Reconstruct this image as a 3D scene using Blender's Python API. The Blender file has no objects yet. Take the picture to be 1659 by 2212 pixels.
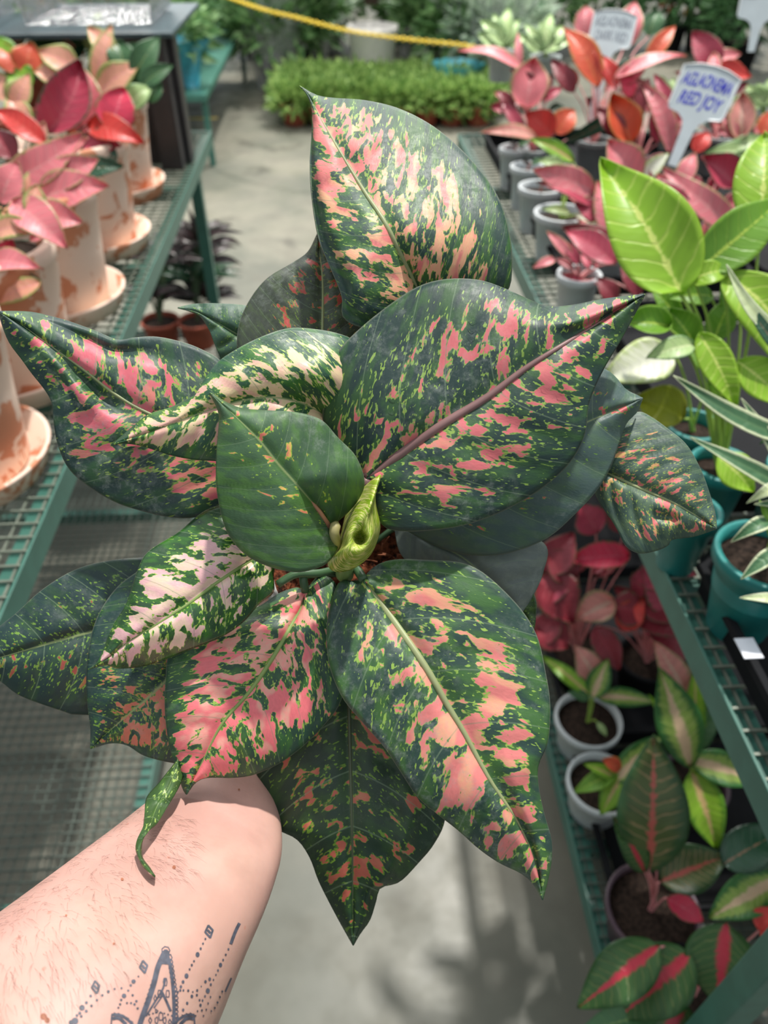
import bpy, bmesh, math, random
from mathutils import Vector, Matrix, noise as mnoise
from mathutils.bvhtree import BVHTree
random.seed(11)
S = bpy.context.scene
COL = S.collection
# ------------------------------------------------------------------ camera, world, light, exposure
IW, IH, F = 1659.0, 2212.0, 1620.0
PITCH, YAW, CAMZ = math.radians(41.0), math.radians(3.2), 1.5
CAM = Vector((0, 0, CAMZ))
FW = Vector((math.sin(YAW)*math.cos(PITCH), math.cos(YAW)*math.cos(PITCH), -math.sin(PITCH)))
RT = Vector((math.cos(YAW), -math.sin(YAW), 0))
UP = RT.cross(FW)
cd = bpy.data.cameras.new('camera'); cam = bpy.data.objects.new('camera', cd); COL.objects.link(cam)
cam.matrix_world = Matrix.Translation(CAM) @ Matrix((RT, UP, -FW)).transposed().to_4x4()
cd.sensor_fit = 'VERTICAL'; cd.sensor_height = 36.0; cd.lens = 36.0*F/IH
cd.clip_start = 0.02; cd.clip_end = 100
cd.dof.use_dof = True; cd.dof.focus_distance = 0.385; cd.dof.aperture_fstop = 7.6
S.camera = cam
S.view_settings.view_transform = 'Standard'; S.view_settings.look = 'None'
S.view_settings.gamma = 1; S.view_settings.use_curve_mapping = False
S.view_settings.exposure = 0.08
w = bpy.data.worlds.new('hall_light'); S.world = w; w.use_nodes = True
bg = w.node_tree.nodes['Background']; bg.inputs[1].default_value = 0.72
_t = w.node_tree; _tc = _t.nodes.new('ShaderNodeTexCoord'); _sp = _t.nodes.new('ShaderNodeSeparateXYZ'); _cr = _t.nodes.new('ShaderNodeValToRGB')   # bright roof, dim hall around and below
_t.links.new(_tc.outputs['Generated'], _sp.inputs[0]); _t.links.new(_sp.outputs[2], _cr.inputs[0]); _t.links.new(_cr.outputs[0], bg.inputs[0])
_cr.color_ramp.elements[0].position = 0.0; _cr.color_ramp.elements[0].color = (.16, .19, .20, 1)
_cr.color_ramp.elements[1].position = 0.55; _cr.color_ramp.elements[1].color = (.92, 1.0, 1.05, 1)
sd = bpy.data.lights.new('roof_sun', 'SUN'); sun = bpy.data.objects.new('roof_sun', sd); COL.objects.link(sun)
sd.energy = 4.1; sd.angle = math.radians(2.2); sd.color = (1.0, 0.96, 0.9)
sun.rotation_euler = Vector((0.22, 0.30, 1.0)).to_track_quat('Z', 'Y').to_euler(); sun.location = (0, 3, 5)

for _x, _y in ((-1.2, 4.2), (1.2, 4.2), (-1.2, 7.4), (1.2, 7.4)):      # unseen lamps added overhead to brighten the far half of the hall
    _l = bpy.data.lights.new('added_far_lamp', 'AREA'); _o = bpy.data.objects.new('added_far_lamp', _l); COL.objects.link(_o)
    _l.shape = 'RECTANGLE'; _l.size = 1.2; _l.size_y = .6; _l.energy = 85; _l.color = (1, .97, .92); _o.location = (_x, _y, 3.6)

def P(px, py, d):                       # point seen at a pixel at a distance along the lens axis
    return CAM + d*(FW + RT*((px-IW/2)/F) + UP*((IH/2-py)/F))
def Z(px, py, z):                       # ... where the sight line meets a height
    r = FW + RT*((px-IW/2)/F) + UP*((IH/2-py)/F)
    return CAM + r*((z-CAM.z)/r.z)
def YP(px, py, y):
    r = FW + RT*((px-IW/2)/F) + UP*((IH/2-py)/F)
    return CAM + r*((y-CAM.y)/r.y)
def depth(p): return (p-CAM).dot(FW)
def srgb(r, g, b):
    f = lambda c: (c/255/12.92) if c/255 <= .04045 else ((c/255+.055)/1.055)**2.4
    return (f(r), f(g), f(b), 1)

# ------------------------------------------------------------------ materials
class NT:
    def __init__(s, name):
        s.mat = bpy.data.materials.new(name); s.mat.use_nodes = True
        s.t = s.mat.node_tree; s.b = s.t.nodes['Principled BSDF']; s.out = s.t.nodes['Material Output']
    def link(s, a, b):
        if isinstance(a, (int, float)): b.default_value = a
        elif isinstance(a, (tuple, list)): b.default_value = tuple(a)[:len(b.default_value)]
        else: s.t.links.new(a, b)
    def m(s, op, a, b=0.0, c=0.0):
        n = s.t.nodes.new('ShaderNodeMath'); n.operation = op
        s.link(a, n.inputs[0]); s.link(b, n.inputs[1]); s.link(c, n.inputs[2]); return n.outputs[0]
    def sm(s, x, lo, hi, a=0.0, b=1.0):
        n = s.t.nodes.new('ShaderNodeMapRange'); n.interpolation_type = 'SMOOTHSTEP'
        s.link(x, n.inputs[0]); s.link(lo, n.inputs[1]); s.link(hi, n.inputs[2]); s.link(a, n.inputs[3]); s.link(b, n.inputs[4])
        return n.outputs[0]
    def noise(s, v, scale, detail=2, rough=.5, dist=0.0):
        n = s.t.nodes.new('ShaderNodeTexNoise')
        if v is not None: s.link(v, n.inputs['Vector'])
        n.inputs['Scale'].default_value = scale; n.inputs['Detail'].default_value = detail
        n.inputs['Roughness'].default_value = rough; n.inputs['Distortion'].default_value = dist
        return n.outputs[0]
    def vor(s, v, scale, feature='F1'):
        n = s.t.nodes.new('ShaderNodeTexVoronoi'); n.feature = feature
        s.link(v, n.inputs['Vector']); n.inputs['Scale'].default_value = scale; return n.outputs[0]
    def comb(s, x, y, z=0.0):
        n = s.t.nodes.new('ShaderNodeCombineXYZ'); s.link(x, n.inputs[0]); s.link(y, n.inputs[1]); s.link(z, n.inputs[2]); return n.outputs[0]
    def mix(s, f, a, b, mode='MIX'):
        n = s.t.nodes.new('ShaderNodeMix'); n.data_type = 'RGBA'; n.blend_type = mode
        s.link(f, n.inputs[0]); s.link(a, n.inputs[6]); s.link(b, n.inputs[7]); return n.outputs[2]
    def uv(s, name):
        n = s.t.nodes.new('ShaderNodeUVMap'); n.uv_map = name
        q = s.t.nodes.new('ShaderNodeSeparateXYZ'); s.t.links.new(n.outputs[0], q.inputs[0]); return q.outputs[0], q.outputs[1]
    def co(s, kind='Object'):
        n = s.t.nodes.new('ShaderNodeTexCoord'); return n.outputs[kind]
    def rnd(s):
        return s.t.nodes.new('ShaderNodeObjectInfo').outputs['Random']
    def bump(s, h, strength=.3, dist=.001):
        n = s.t.nodes.new('ShaderNodeBump'); n.inputs['Strength'].default_value = strength; n.inputs['Distance'].default_value = dist
        s.link(h, n.inputs['Height']); s.t.links.new(n.outputs[0], s.b.inputs['Normal'])
    def fin(s, col, rough=.5, spec=.5, metal=0.0, coat=0.0, trans=0.0):
        s.link(col, s.b.inputs['Base Color']); s.link(rough, s.b.inputs['Roughness'])
        s.b.inputs['Specular IOR Level'].default_value = spec; s.b.inputs['Metallic'].default_value = metal
        s.b.inputs['Coat Weight'].default_value = coat; s.b.inputs['Coat Roughness'].default_value = .25
        if trans:
            tr = s.t.nodes.new('ShaderNodeBsdfTranslucent'); s.link(col, tr.inputs[0])
            ms = s.t.nodes.new('ShaderNodeMixShader'); ms.inputs[0].default_value = trans
            s.t.links.new(s.b.outputs[0], ms.inputs[1]); s.t.links.new(tr.outputs[0], ms.inputs[2]); s.t.links.new(ms.outputs[0], s.out.inputs[0])
        return s.mat

_mc = {}
def plain(name, rgb, rough=.5, metal=0.0, spec=.5, var=.12, scale=30, trans=0.0):
    if name in _mc: return _mc[name]
    n = NT(name); c = srgb(*rgb); f = n.noise(n.co(), scale, 3)
    d = tuple(x*(1-var) for x in c[:3])+(1,); l = tuple(min(1, x*(1+var)) for x in c[:3])+(1,)
    _mc[name] = n.fin(n.mix(n.sm(f, .35, .65), d, l), rough, spec, metal, trans=trans); return _mc[name]

def variegated(name, seed, t=.53, pink=(222, 122, 128), cream=(236, 190, 150), dark=(40, 68, 60), mid=(62, 104, 52), lime=(140, 172, 78),
               creamy=.35, speck=.575, edge=.80, dust=.25, rough=.46, k1=20, k2=16.5, nv=6, pinkrib=False, gloss=0.0, yring=.034):
    """dark leaf with pink islands ringed in lime that run out along its side veins"""
    n = NT(name); u, v0 = n.uv('leaf'); c, tt = n.uv('pat')
    v = n.m('SUBTRACT', n.m('MULTIPLY', v0, 2.0), 1.0); av = n.m('ABSOLUTE', v); at = n.m('ABSOLUTE', tt)
    side = n.m('MULTIPLY', n.m('SIGN', v), 9.0)
    b = n.comb(n.m('MULTIPLY', c, k1), n.m('MULTIPLY', at, k2), n.m('ADD', side, seed*3.7))
    n1 = n.noise(b, 1.05, 3.0, .50, .5)
    reg = n.noise(b, .30, 1.0, .5)                                   # where the pink gathers
    bf = n.comb(n.m('MULTIPLY', c, k1*3.2), n.m('MULTIPLY', at, k2*2.8), n.m('ADD', side, seed*1.3+40))
    n2 = n.noise(bf, 1.3, 1.6, .5, .3)
    n3 = n.noise(b, .7, 1, .5)
    fade = n.m('MULTIPLY', n.sm(av, edge-.25, edge+.17), .28)
    x = n.m('SUBTRACT', n.m('ADD', n1, n.m('MULTIPLY', n.m('SUBTRACT', reg, .5), .40)), fade)
    x = n.m('ADD', x, n.m('MULTIPLY', n.m('SUBTRACT', n2, .5), .14))
    x = n.m('SUBTRACT', x, n.sm(u, .92, .99, 0.0, .3))
    pk = n.sm(x, t, t+.018); ring = n.m('MULTIPLY', n.sm(x, t-yring, t-yring*.2), n.sm(n2, .36, .5, .35, 1.0))
    sp = n.sm(n.m('SUBTRACT', n.m('ADD', n2, n.m('MULTIPLY', n.m('SUBTRACT', n1, .5), .35)), n.m('MULTIPLY', fade, .35)), speck, speck+.05)
    base = n.mix(n.sm(n.noise(b, .9, 2), .42, .66), srgb(*dark), srgb(*mid))
    base = n.mix(n.m('MULTIPLY', n.sm(av, .02, .22, 1.0, 0.0), .35), base, srgb(*mid))
    col = n.mix(sp, base, srgb(*lime)); col = n.mix(ring, col, srgb(*lime))
    cm = n.sm(n.m('ADD', n3, n.m('MULTIPLY', n.m('SUBTRACT', .5, u), .25)), .58-creamy*.35, .72-creamy*.35)
    pc = n.mix(cm, srgb(*pink), srgb(*cream))
    pc = n.mix(n.sm(n2, .3, .7, .0, .35), pc, srgb(*[min(255, int(q*1.12)) for q in pink]))
    col = n.mix(pk, col, pc)
    fr = n.m('FRACT', n.m('MULTIPLY', n.m('ADD', c, .03), float(nv))); dv = n.m('ABSOLUTE', n.m('SUBTRACT', fr, .5))
    vl = n.sm(dv, .478, .495); col = n.mix(n.m('MULTIPLY', vl, .45), col, srgb(120, 142, 112))
    tint = srgb(138, 96, 92) if pinkrib else srgb(150, 165, 108)
    col = n.mix(n.sm(av, .0, .028, .9, 0.0), col, tint)
    dn = n.noise(n.co(), 170, 5, .75); dl = n.noise(n.co(), 14, 3)
    col = n.mix(n.m('MULTIPLY', n.m('MULTIPLY', n.sm(dn, .45, .75), n.sm(dl, .38, .62)), dust), col, srgb(150, 158, 152))
    col = n.mix(n.sm(av, .985, .999, 0.0, .6), col, srgb(120, 125, 110))
    n.bump(n.m('ADD', n.m('MULTIPLY', n.noise(b, 6, 2), .6), n.m('MULTIPLY', dn, .4)), .25, .0006)
    r = n.m('ADD', rough, n.m('MULTIPLY', n.sm(dn, .4, .7), .18))
    return n.fin(col, r, .5, 0, gloss, .06)

def feather(name, center, main, edge, vein, e=(.55, .85), cw=.12, nv=9, mottle=.3, veinw=.10, veinmix=.5, rough=.42, trans=.2, k=1.0):
    """leaf colours that run from the midrib outwards in feathered bands"""
    if name in _mc: return _mc[name]
    n = NT(name); u, v0 = n.uv('leaf'); c, tt = n.uv('pat'); rn = n.m('MULTIPLY', n.rnd(), 30.0)
    av = n.m('ABSOLUTE', n.m('SUBTRACT', n.m('MULTIPLY', v0, 2.0), 1.0)); at = n.m('ABSOLUTE', tt)
    b = n.comb(n.m('MULTIPLY', c, 22.0*k), n.m('MULTIPLY', tt, 6.0*k), rn)
    n1 = n.noise(b, 1.0, 3, .6); n2 = n.noise(b, .4, 2, .5)
    nn = n.m('MULTIPLY', n.m('SUBTRACT', n1, .5), mottle*2.2)
    x = n.m('ADD', av, nn)
    col = n.mix(n.sm(n2, .38, .62, 0, .5), srgb(*main), tuple(min(1, q*1.3) for q in srgb(*main)[:3])+(1,))
    fr = n.m('FRACT', n.m('MULTIPLY', n.m('ADD', c, n.m('MULTIPLY', n.noise(n.comb(n.m('MULTIPLY', c, 9.0), n.m('MULTIPLY', tt, 7.0), rn), 1.0, 2), .09)), float(nv))); dv = n.m('ABSOLUTE', n.m('SUBTRACT', fr, .5))
    col = n.mix(n.m('MULTIPLY', n.sm(dv, .5-veinw, .5), veinmix), col, srgb(*vein))
    col = n.mix(n.sm(x, e[0], e[1]), col, srgb(*edge))
    taper = n.m('MULTIPLY', n.m('SUBTRACT', 1.15, u), cw)
    col = n.mix(n.sm(n.m('ADD', av, n.m('MULTIPLY', nn, .5)), n.m('MULTIPLY', taper, .6), n.m('MULTIPLY', taper, 1.5), 1.0, 0.0), col, srgb(*center))
    n.bump(n.m('ADD', n.sm(dv, .40, .5, 1, 0), n1), .35, .0015)
    _mc[name] = n.fin(col, rough, .45, 0, .1, trans); return _mc[name]

# ------------------------------------------------------------------ mesh helpers
def mesh_obj(name, verts, faces, mat=None, parent=None, smooth=True, uvs=None):
    me = bpy.data.meshes.new(name)
    off = Vector((0, 0, 0)); 
    q = parent
    while q is not None: off += q.location; q = q.parent
    me.from_pydata([tuple(Vector(v)-off) for v in verts], [], faces)
    if smooth: me.polygons.foreach_set('use_smooth', [True]*len(me.polygons))
    if uvs:
        for nm, uv in uvs.items():
            L = me.uv_layers.new(name=nm); idx = [0]*len(me.loops); me.loops.foreach_get('vertex_index', idx)
            flat = []
            for i in idx: flat += uv[i]
            L.data.foreach_set('uv', flat)
    if mat: me.materials.append(mat)
    me.update()
    o = bpy.data.objects.new(name, me); COL.objects.link(o)
    if parent: o.parent = parent
    return o
def tag(o, label=None, cat=None, group=None, kind=None):
    for k, v in (('label', label), ('category', cat), ('group', group), ('kind', kind)):
        if v: o[k] = v
    return o
def empty(name, loc, label, cat, group=None):
    o = bpy.data.objects.new(name, None); COL.objects.link(o); o.location = loc; o.empty_display_size = .05
    return tag(o, label, cat, group)
def copy_tree(o, parent=None):
    c = o.copy(); COL.objects.link(c); c.parent = parent
    for ch in list(o.children): copy_tree(ch, c)
    return c
class MB:
    def __init__(s): s.v = []; s.f = []
    def add(s, v, f):
        k = len(s.v); s.v += v; s.f += [tuple(i+k for i in q) for q in f]
    def box(s, a, b):
        x0, y0, z0 = a; x1, y1, z1 = b
        s.add([Vector(p) for p in ((x0,y0,z0),(x1,y0,z0),(x1,y1,z0),(x0,y1,z0),(x0,y0,z1),(x1,y0,z1),(x1,y1,z1),(x0,y1,z1))],
              [(0,3,2,1),(4,5,6,7),(0,1,5,4),(1,2,6,5),(2,3,7,6),(3,0,4,7)])
    def tube(s, pts, r, n=8, cap=True):
        pts = [Vector(p) for p in pts]
        if not hasattr(r, '__len__'): r = [r]*len(pts)
        vs = []; fs = []; prev = None
        for i, p in enumerate(pts):
            d = (pts[min(i+1, len(pts)-1)] - pts[max(i-1, 0)]).normalized()
            if prev is None: a = d.orthogonal().normalized()
            else: a = (prev - d*prev.dot(d)).normalized()
            prev = a; b = d.cross(a)
            for k in range(n):
                t = 2*math.pi*k/n; vs.append(p + (a*math.cos(t)+b*math.sin(t))*r[i])
        for i in range(len(pts)-1):
            for k in range(n):
                fs.append((i*n+k, i*n+(k+1) % n, (i+1)*n+(k+1) % n, (i+1)*n+k))
        if cap: fs += [tuple(range(n))[::-1], tuple(range((len(pts)-1)*n, len(pts)*n))]
        s.add(vs, fs)
    def lathe(s, prof, c, n=40, ax=Vector((0, 0, 1))):
        ax = Vector(ax).normalized(); a = ax.orthogonal().normalized(); b = ax.cross(a); c = Vector(c); vs = []; fs = []
        for r, h in prof:
            for k in range(n):
                t = 2*math.pi*k/n; vs.append(c + ax*h + (a*math.cos(t)+b*math.sin(t))*r)
        for i in range(len(prof)-1):
            for k in range(n):
                fs.append((i*n+k, i*n+(k+1) % n, (i+1)*n+(k+1) % n, (i+1)*n+k))
        s.add(vs, fs)
    def build(s, name, mat, parent=None, smooth=False): return mesh_obj(name, s.v, s.f, mat, parent, smooth)
def box(name, a, b, mat, parent=None, bev=0.0):
    m = MB(); m.box(a, b); o = m.build(name, mat, parent)
    if bev: q = o.modifiers.new('bevel', 'BEVEL'); q.width = bev; q.segments = 2
    return o
def catmull(pts, n):
    """even samples of a smooth curve through the points"""
    pts = [Vector(p) for p in pts]; out = []
    ext = [pts[0]*2-pts[1]] + pts + [pts[-1]*2-pts[-2]]
    for i in range(1, len(ext)-2):
        p0, p1, p2, p3 = ext[i-1:i+3]
        for k in range(12):
            t = k/12
            out.append(.5*((2*p1)+(p2-p0)*t+(2*p0-5*p1+4*p2-p3)*t*t+(3*p1-p0-3*p2+p3)*t**3))
    out.append(pts[-1]); L = [0]
    for a, b in zip(out, out[1:]): L.append(L[-1]+(b-a).length)
    res = []; j = 0
    for i in range(n+1):
        g = L[-1]*i/n
        while j < len(L)-2 and L[j+1] < g: j += 1
        f = (g-L[j])/max(1e-9, L[j+1]-L[j]); res.append(out[j].lerp(out[j+1], min(1, max(0, f))))
    return res
# ------------------------------------------------------------------ floor
n = NT('concrete'); f = n.noise(n.co(), .9, 6, .62); g = n.noise(n.co(), 5, 4, .6); h = n.noise(n.co(), 60, 3)
st = n.noise(n.co(), 2.4, 3, .55)
c1 = n.mix(n.sm(f, .36, .64), srgb(88, 90, 80), srgb(120, 117, 104)); c1 = n.mix(n.sm(g, .42, .70, 0, .35), c1, srgb(80, 76, 66))
c1 = n.mix(n.sm(st, .60, .70, 0, .55), c1, srgb(48, 44, 38)); n.bump(h, .12, .001)
concrete = n.fin(c1, n.sm(g, .3, .7, .38, .6), .45)
fl = mesh_obj('floor', [(-7, -2, 0), (7, -2, 0), (7, 17, 0), (-7, 17, 0)], [(0, 1, 2, 3)], concrete, None, False); fl['kind'] = 'structure'
yl = box('trim_1', (-1.5, Z(440, 256, 0).y-.03, .0005), (Z(470, 256, 0).x, Z(440, 256, 0).y+.03, .002), plain('yellow_paint', (206, 184, 110), .6)); yl['kind'] = 'structure'
# ------------------------------------------------------------------ wire benches
BZ, LZ = .85, .17
XL, XR = Z(68, 1190, BZ).x, Z(1410, 1190, BZ).x
YLe, YRe = Z(455, 285, BZ).y, Z(1012, 292, BZ).y
gm = plain('green_enamel', (58, 104, 92), .38, var=.08); wm = plain('green_wire', (112, 120, 108), .45, .2, scale=80)
def wires(x0, x1, y0, y1, z, sp, r=.0014):
    m = MB()
    x = x0+sp*.5
    while x < x1: m.box((x-r, y0, z-r*3), (x+r, y1, z-r)); x += sp
    y = y0+sp*.5
    while y < y1: m.box((x0, y-r, z-r), (x1, y+r, z+r)); y += sp
    return m
def bench(x0, x1, y0, y1, edge, label, legs):
    b = empty('wire_bench', ((x0+x1)/2, (y0+y1)/2, 0), label, 'bench', 'green wire plant benches')
    for z, sp in ((BZ, .026), (LZ, .021)):
        t = .004; H = .036
        for (a, c) in (((x0, y0, z-H), (x0+t, y1, z+.004)), ((x1-t, y0, z-H), (x1, y1, z+.004)), ((x0, y0, z-H), (x1, y0+t, z+.004)), ((x0, y1-t, z-H), (x1, y1, z+.004))):
            box('rail', a, c, gm, b, .001)
        for k in range(1, 5):
            yy = y0+(y1-y0)*k/5; box('crossbar', (x0+t, yy-.012, z-H), (x1-t, yy+.012, z-.006), gm, b)
        wires(x0+t, x1-t, y0+t, y1-t, z, sp, .0016 if z == BZ else .0013).build('wire_deck' if z == BZ else 'lower_wire_deck', wm if z == BZ else plain('shaded_green_wire', (78, 88, 80), .5, .2, scale=80), b)  # lower deck: same wire, coloured darker for the shade under the bench
        lx = x1-.028 if edge > 0 else x0+.004
        box('flange', (lx, y0+t, z-.008), (lx+.024, y1-t, z-.0045), gm, b)
    for (lx, ly) in legs: box('leg', (lx-.016, ly-.016, .0), (lx+.016, ly+.016, BZ-.004), gm, b, .002)
    return b
ylg = Z(436, 345, BZ).y
bench(XL-.86, XL, .03, YLe, 1, 'green wire bench on the left carrying the terracotta pots', [(XL-.022, ylg), (XL-.84, ylg), (XL-.022, .05), (XL-.84, .05)])
lv = Z(1760, 1936, BZ)
bench(XR, XR+1.15, .12, YRe, -1, 'green wire bench on the right carrying red and lime plants', [(XR+.02, lv.y), (XR+1.13, lv.y), (XR+.02, YRe-.05), (XR+1.13, YRe-.05)])
# ------------------------------------------------------------------ the plant held in the hand
def lerp3(a, u):
    n = len(a)-1; x = min(max(u, 0), 1)*n; i = min(int(x), n-1); f = x-i; f = f*f*(3-2*f)
    return a[i]*(1-f)+a[i+1]*f
def grow_leaf(root, mid, ea, eb, d, mat, cup=0.0, tilt=0.0, wave=.0025, quilt=.0022, rib=None, ribw=.0022, nv=8, valley=.004, seed=0, NU=64, NV=17, crease=()):
    """leaf blade through a midrib and two edges, each with its own distance; relief follows its veins"""
    M = catmull([(x, y, 0) for x, y in mid], NU); A = catmull([(x, y, 0) for x, y in ea], NU); B = catmull([(x, y, 0) for x, y in eb], NU)
    base, tip = M[0], M[-1]; L = sum((b-a).length for a, b in zip(M, M[1:])); ax = (tip-base).normalized()
    vs = []; uv = []; pat = []; W = 2*NV+1
    for i in range(NU+1):
        u = i/NU; dd = lerp3(d, u)
        for j in range(-NV, NV+1):
            v = j/NV; av = abs(v); E = (A if j < 0 else B)[i]
            p = M[i].lerp(E, av); t = av*(E-M[i]).length/L; s = (p-base).dot(ax)/L
            c = s-.32*t-1.3*t*t
            h = valley*(-math.exp(-(av/.10)**2))*(1-u*.5)
            fr = (c+.03)*nv; fr -= math.floor(fr)
            h += quilt*(math.sin(math.pi*fr)**.6 - .6)*min(1, av*3)*(1-av**4)
            h += wave*math.sin(u*9+seed*2.1+(2 if j > 0 else 0))*av**3
            h -= cup*av*av; h += tilt*v*min(1, (E-M[i]).length/L*4)
            for (cu, cv, wu, wv, amp) in crease:
                h += amp*math.exp(-((u-cu)/wu)**2-((v-cv)/wv)**2)
            vs.append(P(p.x, p.y, dd-h)); uv.append((u, v*.5+.5)); pat.append((c, t*(1 if j > 0 else -1)))
    fs = [(i*W+j, i*W+j+1, (i+1)*W+j+1, (i+1)*W+j) for i in range(NU) for j in range(W-1)]
    o = mesh_obj('leaf', vs, fs, mat, root, True, {'leaf': uv, 'pat': pat})
    sm = o.modifiers.new('thickness', 'SOLIDIFY'); sm.thickness = .0007; sm.offset = 0
    if rib:
        pts = [vs[i*W+NV] - FW*.0006*(1-i/NU) for i in range(0, int(NU*.93), 2)]; k = len(pts)
        m = MB(); m.tube(pts, [ribw*(1-i/k)**.8+.0003 for i in range(k)], 8); m.build('midrib', rib, o, True)
    return o
def stalk(leaf, pts, r, mat, name='petiole'):
    m = MB(); m.tube(catmull(pts, 14), r, 10); return m.build(name, mat, leaf, True)

HB = P(745, 1215, .462)                                          # middle of the soil
pot_ax = (FW*.62+Vector((0, 0, -.55))).normalized()               # from the rim towards the pot's foot
pot_h = .105
held = empty('potted_aglaonema', HB+pot_ax*pot_h, 'potted plant held up in front, dark green leaves splashed with pink and lime', 'potted plant')
RIB_P = plain('rib_pale', (150, 158, 112), .45); RIB_B = plain('rib_brown', (134, 100, 98), .45); RIB_G = plain('rib_green', (128, 150, 84), .45)
STEMG = plain('petiole_green', (62, 92, 60), .4)
potm = plain('nursery_pot_white', (205, 203, 200), .4)
m = MB(); m.lathe([(.0, pot_h), (.034, pot_h), (.036, pot_h-.003), (.0475, -.006), (.0505, -.006), (.0515, -.016), (.0490, -.017), (.0490, -.0165), (.0460, -.006), (.0455, .004)], HB, 56, pot_ax)
m.lathe([(.0475, -.006), (.0450, -.006), (.0445, .010)], HB, 56, pot_ax)
o = m.build('pot', potm, held, True)
n = NT('coir_soil'); f = n.noise(n.co(), 160, 5, .7); g = n.vor(n.co(), 220)
n.bump(f, .9, .004); coir = n.fin(n.mix(n.sm(f, .38, .62), srgb(34, 20, 14), srgb(140, 78, 52)), .9, .2)
vs = []; fs = []; R_ = 22; A_ = 60; aa = pot_ax.orthogonal().normalized(); bb = pot_ax.cross(aa)
for i in range(R_+1):
    for k in range(A_):
        t = 2*math.pi*k/A_; r = .0462*i/R_
        q = HB + (aa*math.cos(t)+bb*math.sin(t))*r; q += -pot_ax*(.004*mnoise.noise(q*220)+.003*mnoise.noise(q*500)-.002)
        vs.append(q)
for i in range(R_):
    for k in range(A_): fs.append((i*A_+k, i*A_+(k+1) % A_, (i+1)*A_+(k+1) % A_, (i+1)*A_+k))
mesh_obj('soil', vs, fs, coir, held)
m = MB()
for i in range(70):
    t = random.random()*6.28; r = .044*random.random()**.5; q = HB+(aa*math.cos(t)+bb*math.sin(t))*r-pot_ax*.004
    dv = (aa*random.uniform(-1, 1)+bb*random.uniform(-1, 1)-pot_ax*random.uniform(0, .5)).normalized()*random.uniform(.003, .009)
    m.tube([q, q+dv*.5-pot_ax*.001, q+dv], [.0006, .0005, .0003], 5)
m.build('fibre', plain('coir_fibre', (150, 90, 60), .8), held, True)['kind'] = 'stuff'

V = variegated
m = MB(); m.tube([HB+pot_ax*.004, P(744, 1235, .43), P(745, 1240, .412), P(748, 1205, .392)], [.0055, .0055, .005, .004], 14)
stem = m.build('stem', plain('stem_green', (104, 128, 72), .45), held, True)
crown = P(742, 1225, .425)

# top leaf
L = grow_leaf(held, [(918, 655), (870, 560), (830, 480), (790, 420), (735, 330), (695, 260), (665, 205), (647, 186)],
  [(918, 655), (880, 690), (800, 710), (743, 688), (738, 640), (715, 582), (688, 515), (674, 430), (669, 350), (674, 290), (674, 235), (663, 203), (647, 186)],
  [(918, 655), (980, 690), (1060, 665), (1098, 625), (1106, 580), (1103, 520), (1086, 450), (1050, 385), (992, 320), (930, 270), (860, 235), (790, 218), (725, 213), (685, 207), (647, 186)],
  (.405, .385, .400, .425), V('leaf_top', 1, .515, pink=(228, 128, 124), cream=(238, 184, 140), dark=(46, 72, 64), creamy=.42, speck=.57, edge=.86, dust=.3),
  cup=.006, tilt=-.010, rib=RIB_P, ribw=.0016, nv=7, seed=1, crease=((.5, -.95, .4, .14, -.012),))
stalk(L, [crown, P(840, 1000, .42), P(918, 655, .4055)], .0018, STEMG)
# big upper right
L = grow_leaf(held, [(792, 1034), (860, 985), (960, 915), (1050, 860), (1130, 800), (1200, 755), (1290, 700), (1345, 665), (1393, 636)],
  [(792, 1034), (745, 1000), (705, 940), (697, 880), (702, 820), (730, 760), (780, 708), (840, 660), (900, 621), (960, 604), (1030, 605), (1080, 620), (1130, 642), (1180, 662), (1235, 660), (1300, 647), (1355, 640), (1393, 636)],
  [(792, 1034), (808, 1080), (822, 1128), (848, 1145), (910, 1147), (1000, 1135), (1090, 1102), (1170, 1055), (1230, 1000), (1262, 940), (1272, 870), (1302, 800), (1342, 732), (1374, 672), (1393, 636)],
  (.385, .372, .368, .385), V('leaf_upper_right', 2, .55, pink=(208, 108, 112), cream=(216, 140, 120), dark=(36, 60, 56), mid=(56, 92, 52), creamy=.0, speck=.58, edge=.85, dust=.5, pinkrib=True),
  cup=.010, tilt=.004, rib=RIB_B, ribw=.0030, nv=7, seed=2, crease=((.84, -.35, .12, .16, .006), (.86, -.1, .1, .12, -.006)))
stalk(L, [crown, P(770, 1120, .40), P(792, 1034, .3855)], .0026, RIB_B)
# centre front, plain green
L = grow_leaf(held, [(712, 1138), (690, 1105), (640, 1045), (600, 1000), (560, 950), (510, 900), (480, 872), (453, 848)],
  [(712, 1138), (728, 1165), (726, 1190), (704, 1218), (675, 1230), (639, 1236), (585, 1225), (538, 1203), (505, 1171), (484, 1131), (469, 1059), (468, 986), (474, 914), (471, 885), (453, 848)],
  [(712, 1138), (744, 1113), (773, 1080), (787, 1040), (768, 986), (730, 946), (693, 907), (639, 891), (585, 888), (531, 884), (495, 873), (453, 848)],
  (.375, .352, .350, .362), V('leaf_centre_green', 5, .665, pink=(206, 112, 96), cream=(220, 190, 90), dark=(62, 94, 62), mid=(76, 116, 56), lime=(150, 186, 60), creamy=.2, speck=.70, edge=.62, dust=.6, k1=15, k2=14),
  cup=.007, rib=None, nv=6, seed=3, valley=.002, quilt=.0013)
m = MB(); m.tube([P(712, 1138, .3735), P(690, 1105, .3685), P(640, 1045, .3590), P(600, 1000, .3545)], [.0014, .0012, .0009, .0003], 8); m.build('midrib', plain('rib_pinkish', (186, 130, 104), .45), L, True)
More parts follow.
